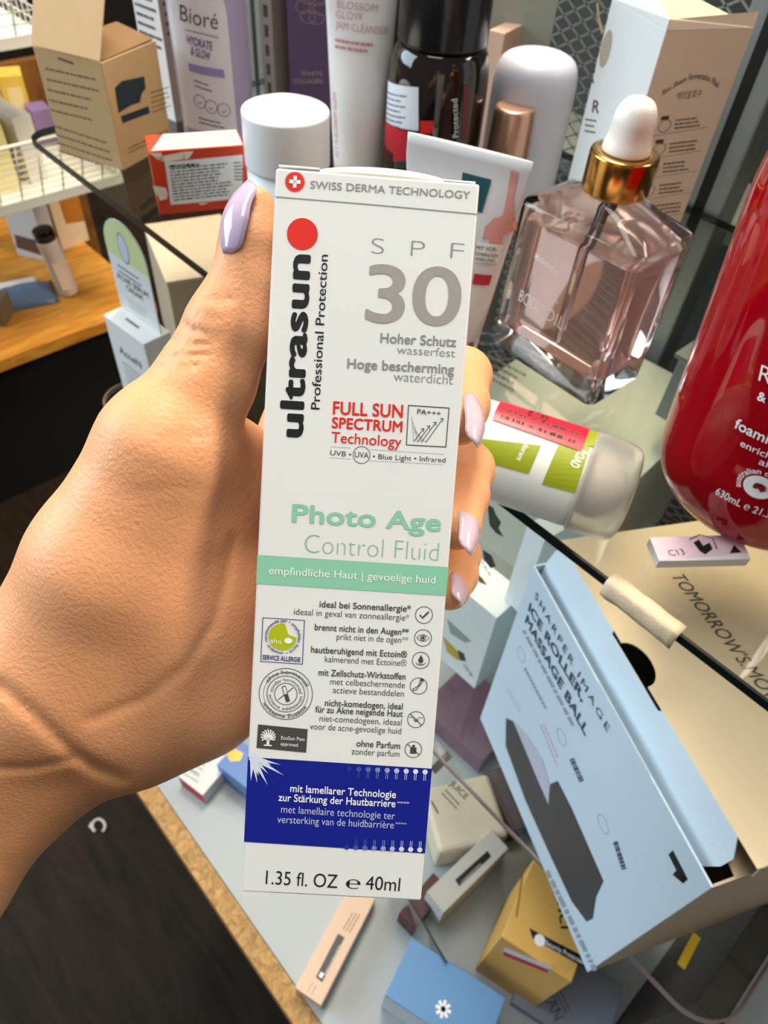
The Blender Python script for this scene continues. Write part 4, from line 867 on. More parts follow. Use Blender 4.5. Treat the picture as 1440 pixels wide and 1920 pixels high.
# red foaming wash bottle
redm = clear('red_wash_plastic', (.80, .012, .03), 1.2, .03); redl = mat('red_liquid', (186, 8, 24), .15, var=.45, scale=26, trans=.3, ior=1.2)
P = V3((-.0475, .2965, Z1)); M = viewM(P); b = tag(empty('foaming_wash_bottle', M), 'large red translucent foaming wash bottle at the right edge', 'bottle')
rb = lambda v: .046 + .012 * max(0, min(1, v / .17))
lathe('bottle_body', bezier_prof([(0, 0.002), (.030, 0, .004), (.041, .004, .008), (rb(.016), .016, .01), (rb(.15), .15, .02), (.040, .178, .012), (.018, .19), (.018, .195)]), mat('red_bottle_plastic', (206, 12, 34), .07, var=.25, scale=18, trans=.6, ior=1.3, coat=.4), b, 72)
lathe('liquid_core', bezier_prof([(0, .006), (.034, .006, .006), (.040, .018, .006), (.046, .12), (.001, .121)]), redl, b, 48)
lathe('pump_cap', bezier_prof([(0, .1955), (.022, .1955), (.022, .225, .003), (0, .227)]), white, b, 40)
rd = Round(b, M, rb, -math.pi / 2, lift=.0006)
T(rd, 'R', (1424, 712), (1446, 720), white_ink, 32, -.005); T(rd, '&', (1421, 748), (1436, 754), white_ink, 17, .02)
T(rd, 'foaming', (1378, 800), (1470, 842), white_ink, 20, .015); T(rd, 'enriched', (1389, 834), (1470, 868), white_ink, 13, .002); T(rd, 'aloe', (1423, 868), (1470, 886), white_ink, 13, .002)
c = rd.uv(1424, 912); disc(rd, c, .0058, white_ink, 'emblem_disc', h=.0001); vs_ = [(-.55, .1), (-.4, .45), (.1, .55), (.5, .35), (.62, -.1), (.3, -.45), (.05, -.15), (-.45, -.35)]
poly(rd, [(c.x + a * .0042, c.y + b_ * .0042) for a, b_ in vs_], mat('dark_red_ink', (120, 8, 22), .4), 'country_shape', px=False, h=.0003); T_arc(rd, 'australian owned', c, .0068, 215, 20, white_ink, .0026, .01)
T(rd, '630mL \u212e 21.30', (1342, 924), (1452, 972), white_ink, 14, .01)

# roll-on deodorant lying on the glass
r = .0215; zc = Z1 + r + .0004; A = onZ(900, 838, zc); B = onZ(1172, 928, zc); ax = (B - A); Ld = ax.length; X_ = ax.normalized(); Y_ = Vector((0, 0, 1)).cross(X_).normalized(); Zz = X_.cross(Y_)
M = Matrix(((Y_.x, Zz.x, X_.x, A.x), (Y_.y, Zz.y, X_.y, A.y), (Y_.z, Zz.z, X_.z, A.z), (0, 0, 0, 1)))
deo = tag(empty('roll_on_deodorant', M), 'white roll-on deodorant with green label lying on the glass', 'deodorant')
lathe('bottle_body', bezier_prof([(0, -.018), (r * .9, -.018, .003), (r, -.013, .003), (r, Ld * .70, .003), (r * .93, Ld * .73), (0, Ld * .73)]), mat('white_deodorant_plastic', (232, 228, 216), .35, var=.01), deo, 64)
lathe('clear_cap', bezier_prof([(r * .95, Ld * .70), (r * 1.04, Ld * .708), (r * 1.04, Ld * .725), (r * 1.02, Ld * 1.0, .012), (r * .7, Ld * 1.04, .006), (.0004, Ld * 1.045)]), mat('frosted_clear_cap', (226, 222, 212), .28, var=.01, trans=.75, ior=1.2), deo, 64)
lathe('roll_ball', [(.0004 + r * .55 * math.sin(math.pi * q / 12), Ld * .80 - r * .55 * math.cos(math.pi * q / 12)) for q in range(13)], mat('white_roll_ball', (230, 226, 216), .3), deo, 40, close=False)
rd = Round(deo, M, lambda v: r, math.pi / 2, lift=.0003); grn = mat('moss_green_ink', (146, 158, 22), .45, var=.03)
for pts in ([(896, 822), (1014, 836), (990, 888), (886, 860)], [(1050, 828), (1112, 812), (1078, 924), (1016, 908)]): poly(rd, pts, grn, 'green_label_panel', sub=12)
poly(rd, [(1096, 800), (1130, 794), (1112, 838), (1100, 836)], grn, 'green_label_panel', sub=6)
poly(rd, [(940, 752), (1107, 802), (1089, 848), (922, 788)], mat('crimson_tag_film', (214, 30, 60), .35, var=.02), 'red_security_tag', sub=12, h=.0004)
T(rd, '\u20ac7,95', (985, 780), (1022, 794), ink, 10, h=.0006); rnd = random.Random(7); vs_, fs = [], []
for q in range(40):
    s = q / 40; u0 = rd.uv(943 + (1085 - 943) * s, 768 + (815 - 768) * s); u1 = rd.uv(938 + (1078 - 938) * s, 785 + (834 - 785) * s); w_ = rnd.choice((.0003, .0006, .0009)); i = len(vs_)
    e_ = Vector((-(u1 - u0).y, (u1 - u0).x)).normalized() * w_; vs_ += [u0, u0 + e_, u1 + e_, u1]; fs.append([i, i + 1, i + 2, i + 3])
put(rd, vs_, fs, ink, 'barcode', h=.0006)
T(rd, 'deodorant', (992, 815), (968, 862), white_ink, 11, .005, flip=1); T(rd, 'ROAD', (1086, 842), (1068, 872), white_ink, 18, .01)

# price tag, paper on the glass edge
pinktag = mat('pink_tag_card', (228, 204, 218), .5, var=.01)
k = lying('price_tag', 'pale pink price tag block reading C13 on the glass', 'price tag', [(1236, 1052), (1218, 1008), (1402, 1036)], Z1 + .0003, .005, white, bev=.0003)
f = k.top; q = [f.uv(*p) for p in ((1236, 1052), (1402, 1036), (1386, 1003), (1218, 1008))]; poly(f, q, pinktag, 'pink_top', px=False)
T(f, 'C13', (1256, 1043), (1285, 1040), ink, 12, h=.0001); strip(f, [(1292, 1012), (1312, 1003), (1336, 1010), (1344, 1030)], .0006, dark_ink, px=True, h=.0001)
poly(f, [(1300, 1018), (1310, 1012), (1318, 1024), (1330, 1018), (1336, 1030), (1322, 1040), (1312, 1034)], ink, 'hand_icon', h=.0001); poly(f, [(1368, 1038), (1376, 1022), (1390, 1036)], ink, 'arrow_icon', h=.0001)
A = onZ(1143, 1082, Z1 + .001); B = onZ(1250, 1214, Z1 + .001)
pp = tag(empty('paper_clip_strip', Matrix.Translation((A.x, .2015, Z1 - .006 + CAMH))), 'torn cream paper strip folded over the glass shelf edge', 'paper strip')
Lp = B.x - A.x; pap = mat('torn_cream_paper', (222, 202, 168), .8, var=.08, scale=150, bump=.3)
vs_ = []; pr = [(.0045, .0064), (-.0004, .0066), (-.0018, .005), (-.0020, .000), (-.0016, -.003)]
for i in range(13):
    for j, (y_, z_) in enumerate(pr): vs_.append((Lp * i / 12, y_ + (rnd.random() - .5) * .0006, z_ + ((rnd.random() - .5) * .0012 if j == 4 else 0)))
o = mesh('folded_paper', vs_, [[i * 5 + j, i * 5 + j + 1, (i + 1) * 5 + j + 1, (i + 1) * 5 + j] for i in range(12) for j in range(4)], pap, pp, True); s__ = o.modifiers.new('t', 'SOLIDIFY'); s__.thickness = .0004; s__.offset = 1

# ------------------------------------------------------------------ things on the lower glass shelf
# header-card carton
C0 = onZ(238, 752, Z2 + .0002); hb = above(C0, 195, 590) - C0.z
zt = C0.z - CAMH + hb; Rt = onZ(300, 668, zt); Rr = Vector((Rt.x - C0.x, Rt.y - C0.y, 0))
far = C0 + Rr.normalized() * .066
k = Carton('header_card_carton', 'white acne cream carton with arched pale green header card', 'carton', Vector((far.x, far.y, C0.z)), C0, .030, hb, white)
hd = .030
hdr_w = mat('white_header_card', (222, 224, 222), .5, var=.01); hdr_g = mat('pale_green_print', (204, 216, 158), .5, var=.01)
# the header card rises from the back edge of the carton top
hh = .100; W_ = k.wl; pts = [(0.001, hb - .002), (W_ - .001, hb - .002)]
for q in range(13): a = math.pi * q / 12; pts.append((W_ / 2 + (W_ / 2 - .001) * math.cos(a) * (1 if q not in () else 1), hb + hh - .030 + .030 * math.sin(a)))
yb_ = -.020
prism('header_card', pts, yb_ - .0008, yb_, hdr_w, k.root, axis=1)
hfz = Face(k.root, k.M, (W_, yb_, 0), (-1, 0, 0), (0, 0, 1))
gp = [(W_ - p[0], p[1]) for p in pts[2:]] ; gp = gp + [(W_ - .001, hb + hh * .52), (.001, hb + hh * .62)]
gp = [(.0012, hb + hh * .60)] + [(W_ - .0012, hb + hh * .60)] + [(W_ / 2 + (W_ / 2 - .0012) * math.cos(math.pi * q / 12), hb + hh - .030 + .0298 * math.sin(math.pi * q / 12)) for q in range(13)]
poly(hfz, gp, hdr_g, 'green_arch', px=False)
disc(hfz, (W_ * .47, hb + hh * .74), .0075, mat('pale_blue_drawing', (196, 208, 220), .5), 'bottle_drawing', h=.0001, sy=1.9); disc(hfz, (W_ * .47, hb + hh * .74), .0078, slate_ink, 'bottle_drawing', .0006, h=.00015, sy=1.9)
fine_print(hfz, (W_ * .2, hb + hh * .54), (W_ * .8, hb + hh * .54), (W_ * .2, hb + hh * .42), 2, slate_ink, 81, .3, px=False); T(hfz, 'ACNE SERUM', (W_ * .12, hb + hh * .36), (W_ * .88, hb + hh * .36), ink, px=False, bold=.01); T(hfz, 'CREAM', (W_ * .3, hb + hh * .28), (W_ * .7, hb + hh * .28), ink, px=False, bold=.01)
fine_print(hfz, (W_ * .25, hb + hh * .2), (W_ * .75, hb + hh * .2), (W_ * .25, hb + hh * .08), 3, light_ink, 82, .3, px=False)
f = k.left; T(f, 'Acne\u0301N'.replace('\u0301', ''), (W_ * .22, hb * .66), (W_ * .78, hb * .66), ink, px=False, bold=.01, h=0.0); fine_print(f, (W_ * .22, hb * .58), (W_ * .75, hb * .58), (W_ * .22, hb * .3), 5, light_ink, 83, .35, px=False)
fine_print(k.top, (W_ * .3, .014), (W_ * .7, .014), (W_ * .3, .010), 1, dark_ink, 84, .7, px=False)
# beige carton behind it
bz = -.395
k = Carton('beige_carton', 'plain beige carton behind the arched header card under the glass', 'carton', onZ(314, 535, bz) - Vector((0, 0, bz - Z2)), onZ(270, 428, bz) - Vector((0, 0, bz - Z2)), .085, bz - Z2, mat('beige_card', (178, 164, 140), .6, var=.02))
box('lid_panel', (-.001, -.086, bz - Z2 + .0002), (k.wl + .001, .001, bz - Z2 + .004), mat('beige_lid_card', (196, 180, 154), .6, var=.02), k.root, .0005)
# small white carton under the thumb
k = lying('small_white_carton', 'small white carton under the glass below the orange carton', 'carton', [(448, 440), (425, 396), (480, 420)], Z2 + .0002, .13, white)

# pale sage carton lying under the glass below the pink bottle
sage = mat('sage_card', (188, 192, 172), .55, var=.03, scale=40)
k = lying('sage_carton', 'pale sage green carton under the glass below the pink bottle', 'carton', [(1170, 925), (870, 738), (1300, 720)], Z2 + .0002, .150, sage)
fine_print(k.top, (905, 655), (990, 700), (890, 700), 4, mat('sage_print', (120, 126, 104), .6), 91, .4); strip(k.top, [(895, 735), (960, 770), (1010, 800)], .0009, gold, px=True)
# two white cartons with plant print, stacked
wl_ = .050
def cube(name, label, pxC, z, h, pxR, wl2):
    C = onZ(*pxC, z); zt = z + h; Rp = onZ(*pxR, zt); v = Vector((Rp.x - C.x, Rp.y - C.y, 0)); wr = v.length
    return Carton(name, label, 'carton', C, C + Vector((-v.y, v.x, 0)).normalized() * wl2, wr, h, mat('plant_carton_white', (220, 226, 222), .5, var=.01))
leaf = mat('leaf_green_print', (70, 104, 62), .55, var=.2, scale=300); bud = mat('golden_print', (190, 160, 60), .55, var=.1); seed_ = mat('dark_seed_print', (60, 60, 62), .5, var=.2)
Cp = onZ(890, 1292, Z2); hA = above(Cp, 928, 1158) - Cp.z
k1 = cube('plant_carton', 'white carton with yellow flower print, lower one of the stack', (890, 1292), Z2 + .0002, hA, (985, 1112), wl_)
zB = Z2 + hA + .0004; C2 = onZ(945, 1122, zB); hB = above(C2, 986, 982) - C2.z
k2 = cube('plant_carton', 'white carton with green leaf print, upper one of the stack', (945, 1122), zB, hB, (1022, 1014), wl_)
def leaf_print(f, pts, m): poly(f, pts, m, 'leaf_print')
leaf_print(k2.left, [(914, 945), (925, 952), (930, 965), (940, 980), (935, 990), (945, 1008), (930, 1000), (918, 985)], leaf); poly(k2.left, [(905, 1030), (922, 1042), (930, 1062), (920, 1066), (908, 1050)], seed_, 'seed_print'); poly(k2.left, [(893, 1072), (905, 1085), (914, 1098), (898, 1092)], bud, 'flower_print')
poly(k1.left, [(838, 1160), (860, 1180), (884, 1202), (872, 1205), (845, 1188)], mat('grey_green_print', (150, 160, 150), .6), 'leaf_print'); poly(k1.left, [(830, 1192), (850, 1212), (865, 1230), (858, 1238), (838, 1222)], bud, 'flower_print'); poly(k1.left, [(858, 1218), (870, 1225), (874, 1240), (862, 1238)], seed_, 'seed_print')
T(k1.left, 'care', (868, 1246), (882, 1268), slate_ink, 8, shear=.3); T(k2.left, 'care', (905, 1052), (922, 1078), slate_ink, 8, shear=.3)

# ice roller massage ball carton
ice_w = mat('daylit_white_card', (200, 218, 230), .42, var=.012); tan = mat('shaded_board_side', (196, 176, 146), .6, var=.03)  # cool daylight is put into the front's white, shade into the sides' tan
zt = -.32; A = onZ(1000, 1060, zt); D_ = onZ(1335, 1665, zt); hb = zt - Z2 - .0003
Cb = Vector((D_.x, D_.y, Z2 + .0003 + CAMH)); Lb = Vector((A.x, A.y, Cb.z))
dI = .15
k = Carton('ice_roller_carton', 'large white massage ball carton with half open lid on the lower glass', 'carton', Cb, Lb, dI, hb, None); W_ = k.wl
# open tray: four walls and a bottom
box('front_panel', (0, -.0012, 0), (W_, 0, hb), ice_w, k.root, .0004)
box('back_panel', (0, -dI, 0), (W_, -dI + .0012, hb), tan, k.root); box('side_panel', (0, -dI + .0013, 0), (.0012, -.0013, hb), tan, k.root); box('side_panel', (W_ - .0012, -dI + .0013, 0), (W_, -.0013, hb), ice_w, k.root); box('bottom_panel', (.0013, -dI + .0013, 0), (W_ - .0013, -.0013, .0012), tan, k.root)
ly, lz = -.013, hb + .017
lid = mat('cream_lid_card', (226, 206, 170), .5, var=.015)
def slab(name, pts, m, t=.0007):
    o = mesh(name, pts, [list(range(len(pts)))], m, k.root); s = o.modifiers.new('t', 'SOLIDIFY'); s.thickness = t; s.offset = 0; return o
x0, x1 = .012, W_ - .001
def fl_pt(x, t): return (x, -.0030 + (ly + .0030) * t, hb - .014 + (lz - hb + .014) * t)
slab('tuck_flap', [fl_pt(x0, 0), fl_pt(x1 - .006, 0), fl_pt(x1, .35), fl_pt(x1, .8), fl_pt(x1 - .004, 1), fl_pt(W_ * .66, 1), fl_pt(W_ * .655, .93), fl_pt(W_ * .41, .93), fl_pt(W_ * .40, 1), fl_pt(x0, 1), fl_pt(x0 - .006, .75), fl_pt(x0 - .006, .5)], ice_w)
# lid panel with a half-moon thumb notch at its front edge
npts = [(-.001, ly, lz)]; cxn, rn = W_ * .545, .0125
npts.append((cxn - rn, ly, lz))
for q in range(1, 12): a = math.pi * q / 12; npts.append((cxn - rn * math.cos(a), ly - rn * .8 * math.sin(a), lz - rn * .8 * math.sin(a) * .12))
npts += [(cxn + rn, ly, lz), (W_ + .001, ly, lz), (W_ + .001, -dI, hb + .001), (-.001, -dI, hb + .001)]
slab('lid_panel', npts, lid)
slab('dust_flap', [(.001, -.012, hb), (.001, -dI + .01, hb), (.030, -dI + .02, hb + .001), (.034, -.03, hb + .003), (.030, -.014, hb + .003)], tan)
slab('side_lid_flap', [(-.001, ly - .002, lz - .0005), (-.001, -dI + .004, hb + .001), (-.0015, -dI + .006, hb - .012), (-.0015, -.060, hb + .002), (-.0015, -.030, hb - .004), (-.0012, -.018, hb + .002)], tan)
slab('locking_tab', [(W_ * .28, .00015, hb + .001), (W_ * .56, .00015, hb + .001), (W_ * .565, .00015, hb - .012), (W_ * .52, .00015, hb - .017), (W_ * .30, .00015, hb - .005)], ice_w, .0002)
f = k.left
T(f, 'SHARPER IMAGE', (1003, 1119), (1139, 1372), slate_ink, 9, -.004, sp=1.35, h=.0004); T(f, 'ICE ROLLER,', (991, 1143), (1092, 1316), slate_ink, 11, .02, h=.0003); T(f, 'MASSAGE BALL', (985, 1165), (1098, 1380), slate_ink, 11, .02, h=.0003)
knife = mat('charcoal_print', (62, 60, 60), .45, var=.05, scale=40); blade = mat('pale_lilac_print', (190, 190, 206), .4, var=.05, scale=40); faint = mat('faint_grey_print', (150, 156, 164), .5, var=0)
fine_print(f, (986, 1180), (1098, 1394), (978, 1184), 1, faint, 101, .6)
poly(f, [(949, 1346), (962, 1352), (985, 1400), (1012, 1468), (1028, 1508), (1032, 1470), (1046, 1464), (1072, 1515), (1132, 1652), (1118, 1682), (1112, 1722), (1100, 1728), (1072, 1690), (1030, 1600), (985, 1500), (948, 1398)], knife, 'charcoal_shape')
poly(f, [(962, 1350), (990, 1380), (1018, 1425), (1031, 1470), (1029, 1508), (1012, 1470), (985, 1405)], blade, 'pale_shape', h=.0001)
for (x, y) in ((978, 1228), (1053, 1382), (1131, 1545)): disc(f, f.uv(x, y), .0052, faint, 'icon_ring', .0004)
fine_print(f, (988, 1250), (1030, 1330), (980, 1255), 1, faint, 102, .5); fine_print(f, (1078, 1420), (1105, 1480), (1066, 1425), 1, slate_ink, 103, .7); fine_print(f, (1160, 1576), (1182, 1645), (1148, 1580), 1, slate_ink, 104, .7)
fine_print(f, (1022, 1355), (1058, 1440), (1010, 1360), 2, mat('faint_pink_print', (206, 176, 190), .5), 105, .4); fine_print(f, (955, 1290), (985, 1340), (948, 1294), 2, mat('faint_pink_print', (206, 176, 190)), 106, .3)
poly(f, [(1262, 1594), (1290, 1648), (1281, 1656), (1254, 1602)], ink, 'angular_logo', h=.0001); poly(f, [(1290, 1648), (1281, 1656), (1262, 1640), (1268, 1632)], ink, 'angular_logo', h=.0001)
fine_print(f, (1030, 1630), (1128, 1832), (1022, 1636), 1, faint, 107, .8)
nl = Vector((0, -dI - ly, hb + .001 - lz)).normalized(); lf = Face(k.root, k.M, (W_, ly, lz), (-1, 0, 0), tuple(nl), .0006)
T(lf, "TOMORROW'S.MOW", (1258, 1082), (1452, 1332), dark_ink, 22, .0, shear=.25)

# ------------------------------------------------------------------ cartons on the white bottom board
k = lying('herbal_carton', 'slim white carton with red end and green leaf on the white board', 'carton', [(380, 1492), (334, 1456), (446, 1402)], ZB + .0002, .022, mat('soft_white_card', (216, 216, 212), .5))
poly(k.left, [(.0002, .0002), (k.wl - .0002, .0002), (k.wl - .0002, .0218), (.0002, .0218)], mat('cherry_red_card', (196, 36, 60), .5), 'red_end', px=False); fine_print(k.top, (350, 1435), (384, 1456), (338, 1452), 2, light_ink, 111, .4); fine_print(k.top, (372, 1412), (398, 1428), (346, 1440), 4, light_ink, 112, .4); poly(k.top, [(395, 1392), (404, 1396), (410, 1408), (400, 1412), (390, 1404)], leaf, 'leaf_print')
k = lying('blue_gold_carton', 'blue carton with gold emblem half hidden behind the held carton', 'carton', [(480, 1492), (406, 1434), (520, 1440)], ZB + .0002, .035, mat('periwinkle_card', (98, 132, 190), .45, var=.03))
poly(k.top, [(424, 1412), (440, 1404), (456, 1412), (450, 1426), (432, 1428)], gold, 'gold_emblem')
k = lying('peach_stick_carton', 'long peach stick carton with black security sticker over the oak edge', 'carton', [(602, 1886), (553, 1852), (712, 1690)], ZB + .0002, .020, mat('peach_stick_card', (226, 192, 164), .5, var=.015))
sec = mat('black_sticker_film', (22, 22, 24), .35, var=.02)
poly(k.top, [(592, 1832), (604, 1842), (646, 1758), (634, 1750)], sec, 'security_sticker'); fine_print(k.top, (606, 1826), (636, 1768), (612, 1830), 1, light_ink, 121, .5); poly(k.top, [(597, 1830), (603, 1835), (608, 1826), (602, 1822)], white_ink, 'sticker_icon', h=.0001)
fine_print(k.top, (640, 1742), (662, 1704), (658, 1750), 3, mat('rose_brown_ink', (150, 110, 90), .5), 122, .35); fine_print(k.top, (572, 1858), (584, 1838), (588, 1866), 2, light_ink, 123, .3)
# juice carton
k = lying('juice_carton', 'cream rounded carton with black lettering right of the blue printed band', 'carton', [(824, 1600), (790, 1478), (932, 1498)], ZB + .0002, .045, mat('juice_cream_card', (220, 206, 182), .5, var=.02), bev=.004)
T(k.top, 'JUICE', (842, 1470), (872, 1500), ink, 12, .01); fine_print(k.top, (838, 1478), (866, 1508), (826, 1490), 2, dark_ink, 131, .3); fine_print(k.top, (812, 1500), (826, 1526), (806, 1504), 1, dark_ink, 132, .5)
poly(k.top, [(806, 1440), (838, 1408), (848, 1420), (816, 1452)], sec, 'security_sticker')
# grey carton with sticker on dark cartons
k = lying('grey_lidded_carton', 'white carton with grey top and black security sticker below the juice carton', 'carton', [(832, 1712), (800, 1672), (948, 1584)], ZB + .0002, .050, mat('pale_grey_carton', (196, 192, 184), .5, var=.015))
poly(k.left, [(.0002, .0002), (k.wl - .0002, .0002), (k.wl - .0002, .0498), (.0002, .0498)], white, 'white_end', px=False); poly(k.top, [(853, 1650), (861, 1662), (921, 1606), (914, 1595)], sec, 'security_sticker'); fine_print(k.top, (862, 1654), (905, 1612), (866, 1658), 1, light_ink, 141, .5)
k = lying('maroon_carton', 'dark maroon carton standing between the peach stick and grey carton', 'carton', [(776, 1742), (748, 1712), (826, 1650)], ZB + .0002, .028, mat('maroon_card', (72, 34, 34), .45))
k = lying('brown_carton', 'dark brown carton lying behind the juice carton', 'carton', [(960, 1560), (905, 1450), (1010, 1500)], ZB + .0002, .03, mat('dark_plum_card', (78, 48, 54), .45))
k = lying('magenta_pouch_carton', 'magenta and grey carton on the board below the plant cartons', 'carton', [(905, 1428), (790, 1322), (975, 1330)], ZB + .0002, .03, mat('dusty_magenta_card', (118, 84, 106), .45, var=.3, scale=30))
# light blue carton
k = lying('sky_blue_carton', 'sky blue carton with white star print at the bottom edge', 'carton', [(905, 1990), (722, 1866), (935, 1862)], ZB + .0002, .06, mat('sky_blue_card', (92, 142, 190), .45, var=.02))
poly(k.left, [(.0002, .0002), (k.wl - .0002, .0002), (k.wl - .0002, .0598), (.0002, .0598)], mat('ice_white_card', (206, 222, 232), .45), 'white_side', px=False)
c = k.top.uv(831, 1892)
for a in range(4): q = math.radians(45 * a + 10); strip(k.top, [(c.x - .006 * math.cos(q), c.y - .006 * math.sin(q)), (c.x + .006 * math.cos(q), c.y + .006 * math.sin(q))], .0022, white_ink, 'star_print', h=.0001)
# amber carton
k = lying('amber_carton', 'amber yellow carton with security sticker under the massage ball carton', 'carton', [(1072, 1842), (940, 1756), (1150, 1700)], ZB + .0002, .13, mat('amber_card', (222, 172, 88), .5, var=.02))
f = k.top; poly(f, [(992, 1740), (999, 1760), (1098, 1816), (1096, 1794)], sec, 'security_sticker'); T(f, 'Security Protected', (1022, 1771), (1092, 1808), white_ink, 9, h=.0002); disc(f, f.uv(1012, 1763), .004, white_ink, 'sticker_icon', h=.0001)
T(f, 'enci', (1040, 1668), (1052, 1742), mat('dark_brown_ink', (60, 40, 24), .5), 22, .01); strip(f, [(984, 1610), (968, 1720)], .0012, mat('brown_amber_ink', (150, 104, 40), .5), px=True)
poly(k.left, [(946, 1776), (1036, 1812), (1028, 1824), (943, 1790)], white, 'barcode_label'); poly(k.left, [(945, 1784), (1030, 1818), (1027, 1824), (943, 1790)], mat('cherry_red_card', (196, 36, 60)), 'red_stripe', h=.0001)
# slate booklet and dark bar
k = lying('slate_booklet', 'slate blue booklet lying at the bottom beneath the amber carton', 'booklet', [(1130, 1990), (960, 1880), (1190, 1860)], ZB + .0002, .012, mat('slate_paper', (130, 140, 158), .5, var=.03))
T(k.top, 'BRAN', (1010, 1850), (1040, 1915), slate_ink, 20); fine_print(k.top, (1052, 1852), (1075, 1900), (1030, 1860), 3, slate_ink, 151, .3)
# acrylic divider strip over the small cartons
A = onZ(772, 1694, -.655); B = onZ(838, 1806, -.655)
dv = tag(empty('acrylic_divider', frame2(A, B)), 'thin clear acrylic divider standing among the small cartons', 'divider')
box('clear_panel', (-.03, -.0008, -.064), ((B - A).length + .0, .0008, -.0006), pane_mat('clear_acrylic', (.94, .94, .94)), dv); box('dark_top_edge', (-.03, -.0008, -.0006), ((B - A).length + .0, .0008, .0), edge_g, dv)
# yellow tag on the lower glass at the right corner
k = lying('yellow_tag', 'small yellow tag at the lower right glass corner', 'tag', [(1284, 1818), (1270, 1806), (1342, 1782)], Z2 + .0002, .001, mat('yellow_tag_card', (226, 190, 30), .5), bev=0)
# dark frame under the lower glass
fr = tag(empty('dark_divider_board', Matrix.Translation((.100, .21, ZB + .0004 + CAMH))), 'dark brown divider board under the lower glass corner', 'board')
dk = mat('dark_brown_board', (52, 42, 34), .55, var=.1)
box('side_board', (.0, .0, .0), (.018, .32, Z2 - ZB - .0062), dk, fr, .001)

# ------------------------------------------------------------------ things on the left unit
def PX(px, py, z): return onZ(px, py, z)
P = onZ(130, 548, ZW + .0025); M = viewM(P); b = tag(empty('lip_balm_tube', M), 'white lip balm tube with black top standing on the oak shelf', 'tube'); ht = above(P, 95, 425) - P.z
b.matrix_world = M @ Matrix.Rotation(math.radians(-6), 4, 'Y')
lathe('tube_body', bezier_prof([(0, 0), (.019, 0, .003), (.021, .004), (.023, ht * .82, .004), (.022, ht * .84)]), mat('white_balm_plastic', (214, 206, 198), .4), b, 36); lathe('black_cap', bezier_prof([(0, ht * .841), (.0215, ht * .841), (.022, ht * .99, .003), (0, ht)]), black_pl, b, 36)
box('front_label', (-.010, -.0235, .02), (.012, -.0215, ht * .55), ivory, b)
k = Carton('pouch_carton', 'white carton with dark band at the left under the wire tray', 'carton', onZ(92, 490, ZW + .0003), onZ(34, 478, ZW + .0003), .05, .17, mat('pale_grey_white_card', (196, 198, 200), .5)); poly(k.left, [(.004, .02), (k.wl - .0005, .01), (k.wl - .0005, .05), (.01, .055)], mat('brown_band_ink', (90, 66, 58), .5), 'brown_band', px=False)
k = Carton('orange_cream_carton', 'cream carton with orange side behind the lip balm tube', 'carton', onZ(168, 450, ZW + .0003), onZ(118, 470, ZW + .0003), .06, .20, mat('light_cream_card', (218, 196, 166), .5)); poly(k.left, [(k.wl * .35, .06), (k.wl - .0005, .05), (k.wl - .0005, .19), (k.wl * .3, .17)], mat('burnt_orange_ink', (176, 108, 36), .5), 'orange_print', px=False); T(k.left, 'C', (k.wl * .8, .12), (k.wl * .96, .12), white_ink, px=False)
pou = tag(empty('blue_pouch', viewM(onZ(56, 565, ZW + .0005))), 'crumpled blue and white pouch lying on the oak shelf', 'pouch')
rnd = random.Random(9); vs_, fs = [], []
for j in range(8):
    for i in range(12):
        u, v = i / 11, j / 7; e_ = math.sin(math.pi * u) * math.sin(math.pi * v); vs_.append((-.08 + .14 * u, -.03 + .10 * v, .0015 + .020 * e_ ** .5 + rnd.random() * .006 * e_))
for j in range(7):
    for i in range(11): q = j * 12 + i; fs.append([q, q + 1, q + 13, q + 12])
o = mesh('pouch_body', vs_, fs, mat('slate_blue_film', (86, 108, 134), .35, var=.2, scale=25), pou, True); s = o.modifiers.new('t', 'SOLIDIFY'); s.thickness = .001; s.offset = -1
box('white_pouch_flap', (-.085, .045, .0), (.03, .085, .012), mat('white_film', (214, 214, 210), .4), pou, .004)
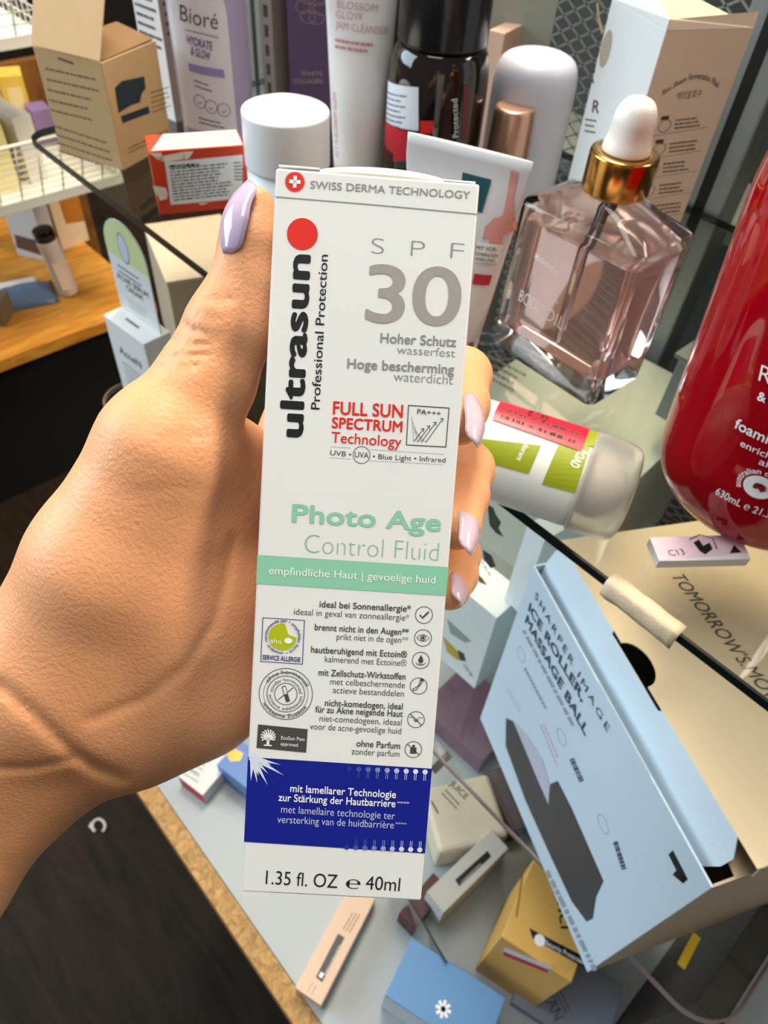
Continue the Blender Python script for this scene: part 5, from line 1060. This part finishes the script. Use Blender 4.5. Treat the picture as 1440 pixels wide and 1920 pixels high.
k = Carton('olive_carton', 'olive grey carton at the left frame edge on the oak shelf', 'carton', onZ(12, 612, ZW + .0003), onZ(-50, 610, ZW + .0003), .06, .05, mat('olive_grey_card', (112, 100, 72), .6))
# soap boxes in the wire tray
ZT = -.65 - .0085
for i, (lab, c1, l1, wr_, h_, m_) in enumerate((('pale yellow soap box in the wire tray at the frame edge', (40, 352), (-20, 365), .10, .115, mat('pale_yellow_card', (226, 212, 150), .5)), ('cream white soap box with dark corner in the wire tray', (92, 336), (60, 346), .10, .12, mat('grey_white_card', (206, 204, 194), .5)))):
    Carton('soap_box', lab, 'box', onZ(*c1, ZT), onZ(*l1, ZT), wr_, h_, m_, group='soap boxes in the wire tray')
k = Carton('gold_box', 'small golden box behind the soap boxes in the wire tray', 'box', onZ(74, 258, ZT), onZ(30, 262, ZT), .06, .12, mat('golden_card', (206, 172, 70), .4)); poly(k.left, [(.012, .05), (k.wl - .008, .05), (k.wl - .008, .1), (.012, .1)], mat('pale_gold_card', (216, 196, 140), .5), 'pale_label', px=False)
Carton('violet_box', 'small violet box standing at the right end of the wire tray', 'box', onZ(112, 270, ZT), onZ(78, 276, ZT), .05, .07, mat('violet_card', (120, 98, 140), .5))
P = onZ(2, 290, ZT); b = tag(empty('ribbed_bottle', viewM(P)), 'white ribbed bottle at the frame edge above the wire tray', 'bottle'); lathe('ribbed_body', [(0, 0)] + [(.034 + (.002 if q % 2 else -.001), .004 + q * .009) for q in range(24)] + [(.02, .225), (0, .226)], mat('ribbed_white_plastic', (216, 208, 198), .4), b, 32)
# small plastic ring on the floor
P = onZ(186, 1550, -CAMH); e = tag(empty('plastic_ring', Matrix.Translation(P)), 'small broken clear plastic ring on the dark floor', 'scrap')
tube('ring_piece', [(.013 * math.cos(a * .3), .010 * math.sin(a * .3), .003) for a in range(18)], .0028, mat('cloudy_plastic', (190, 186, 180), .3), e); tube('ring_tail', [(.003, -.008, .003), (-.010, -.012, .003), (-.014, -.006, .003)], .0024, mat('cloudy_plastic', (190, 186, 180)), e)
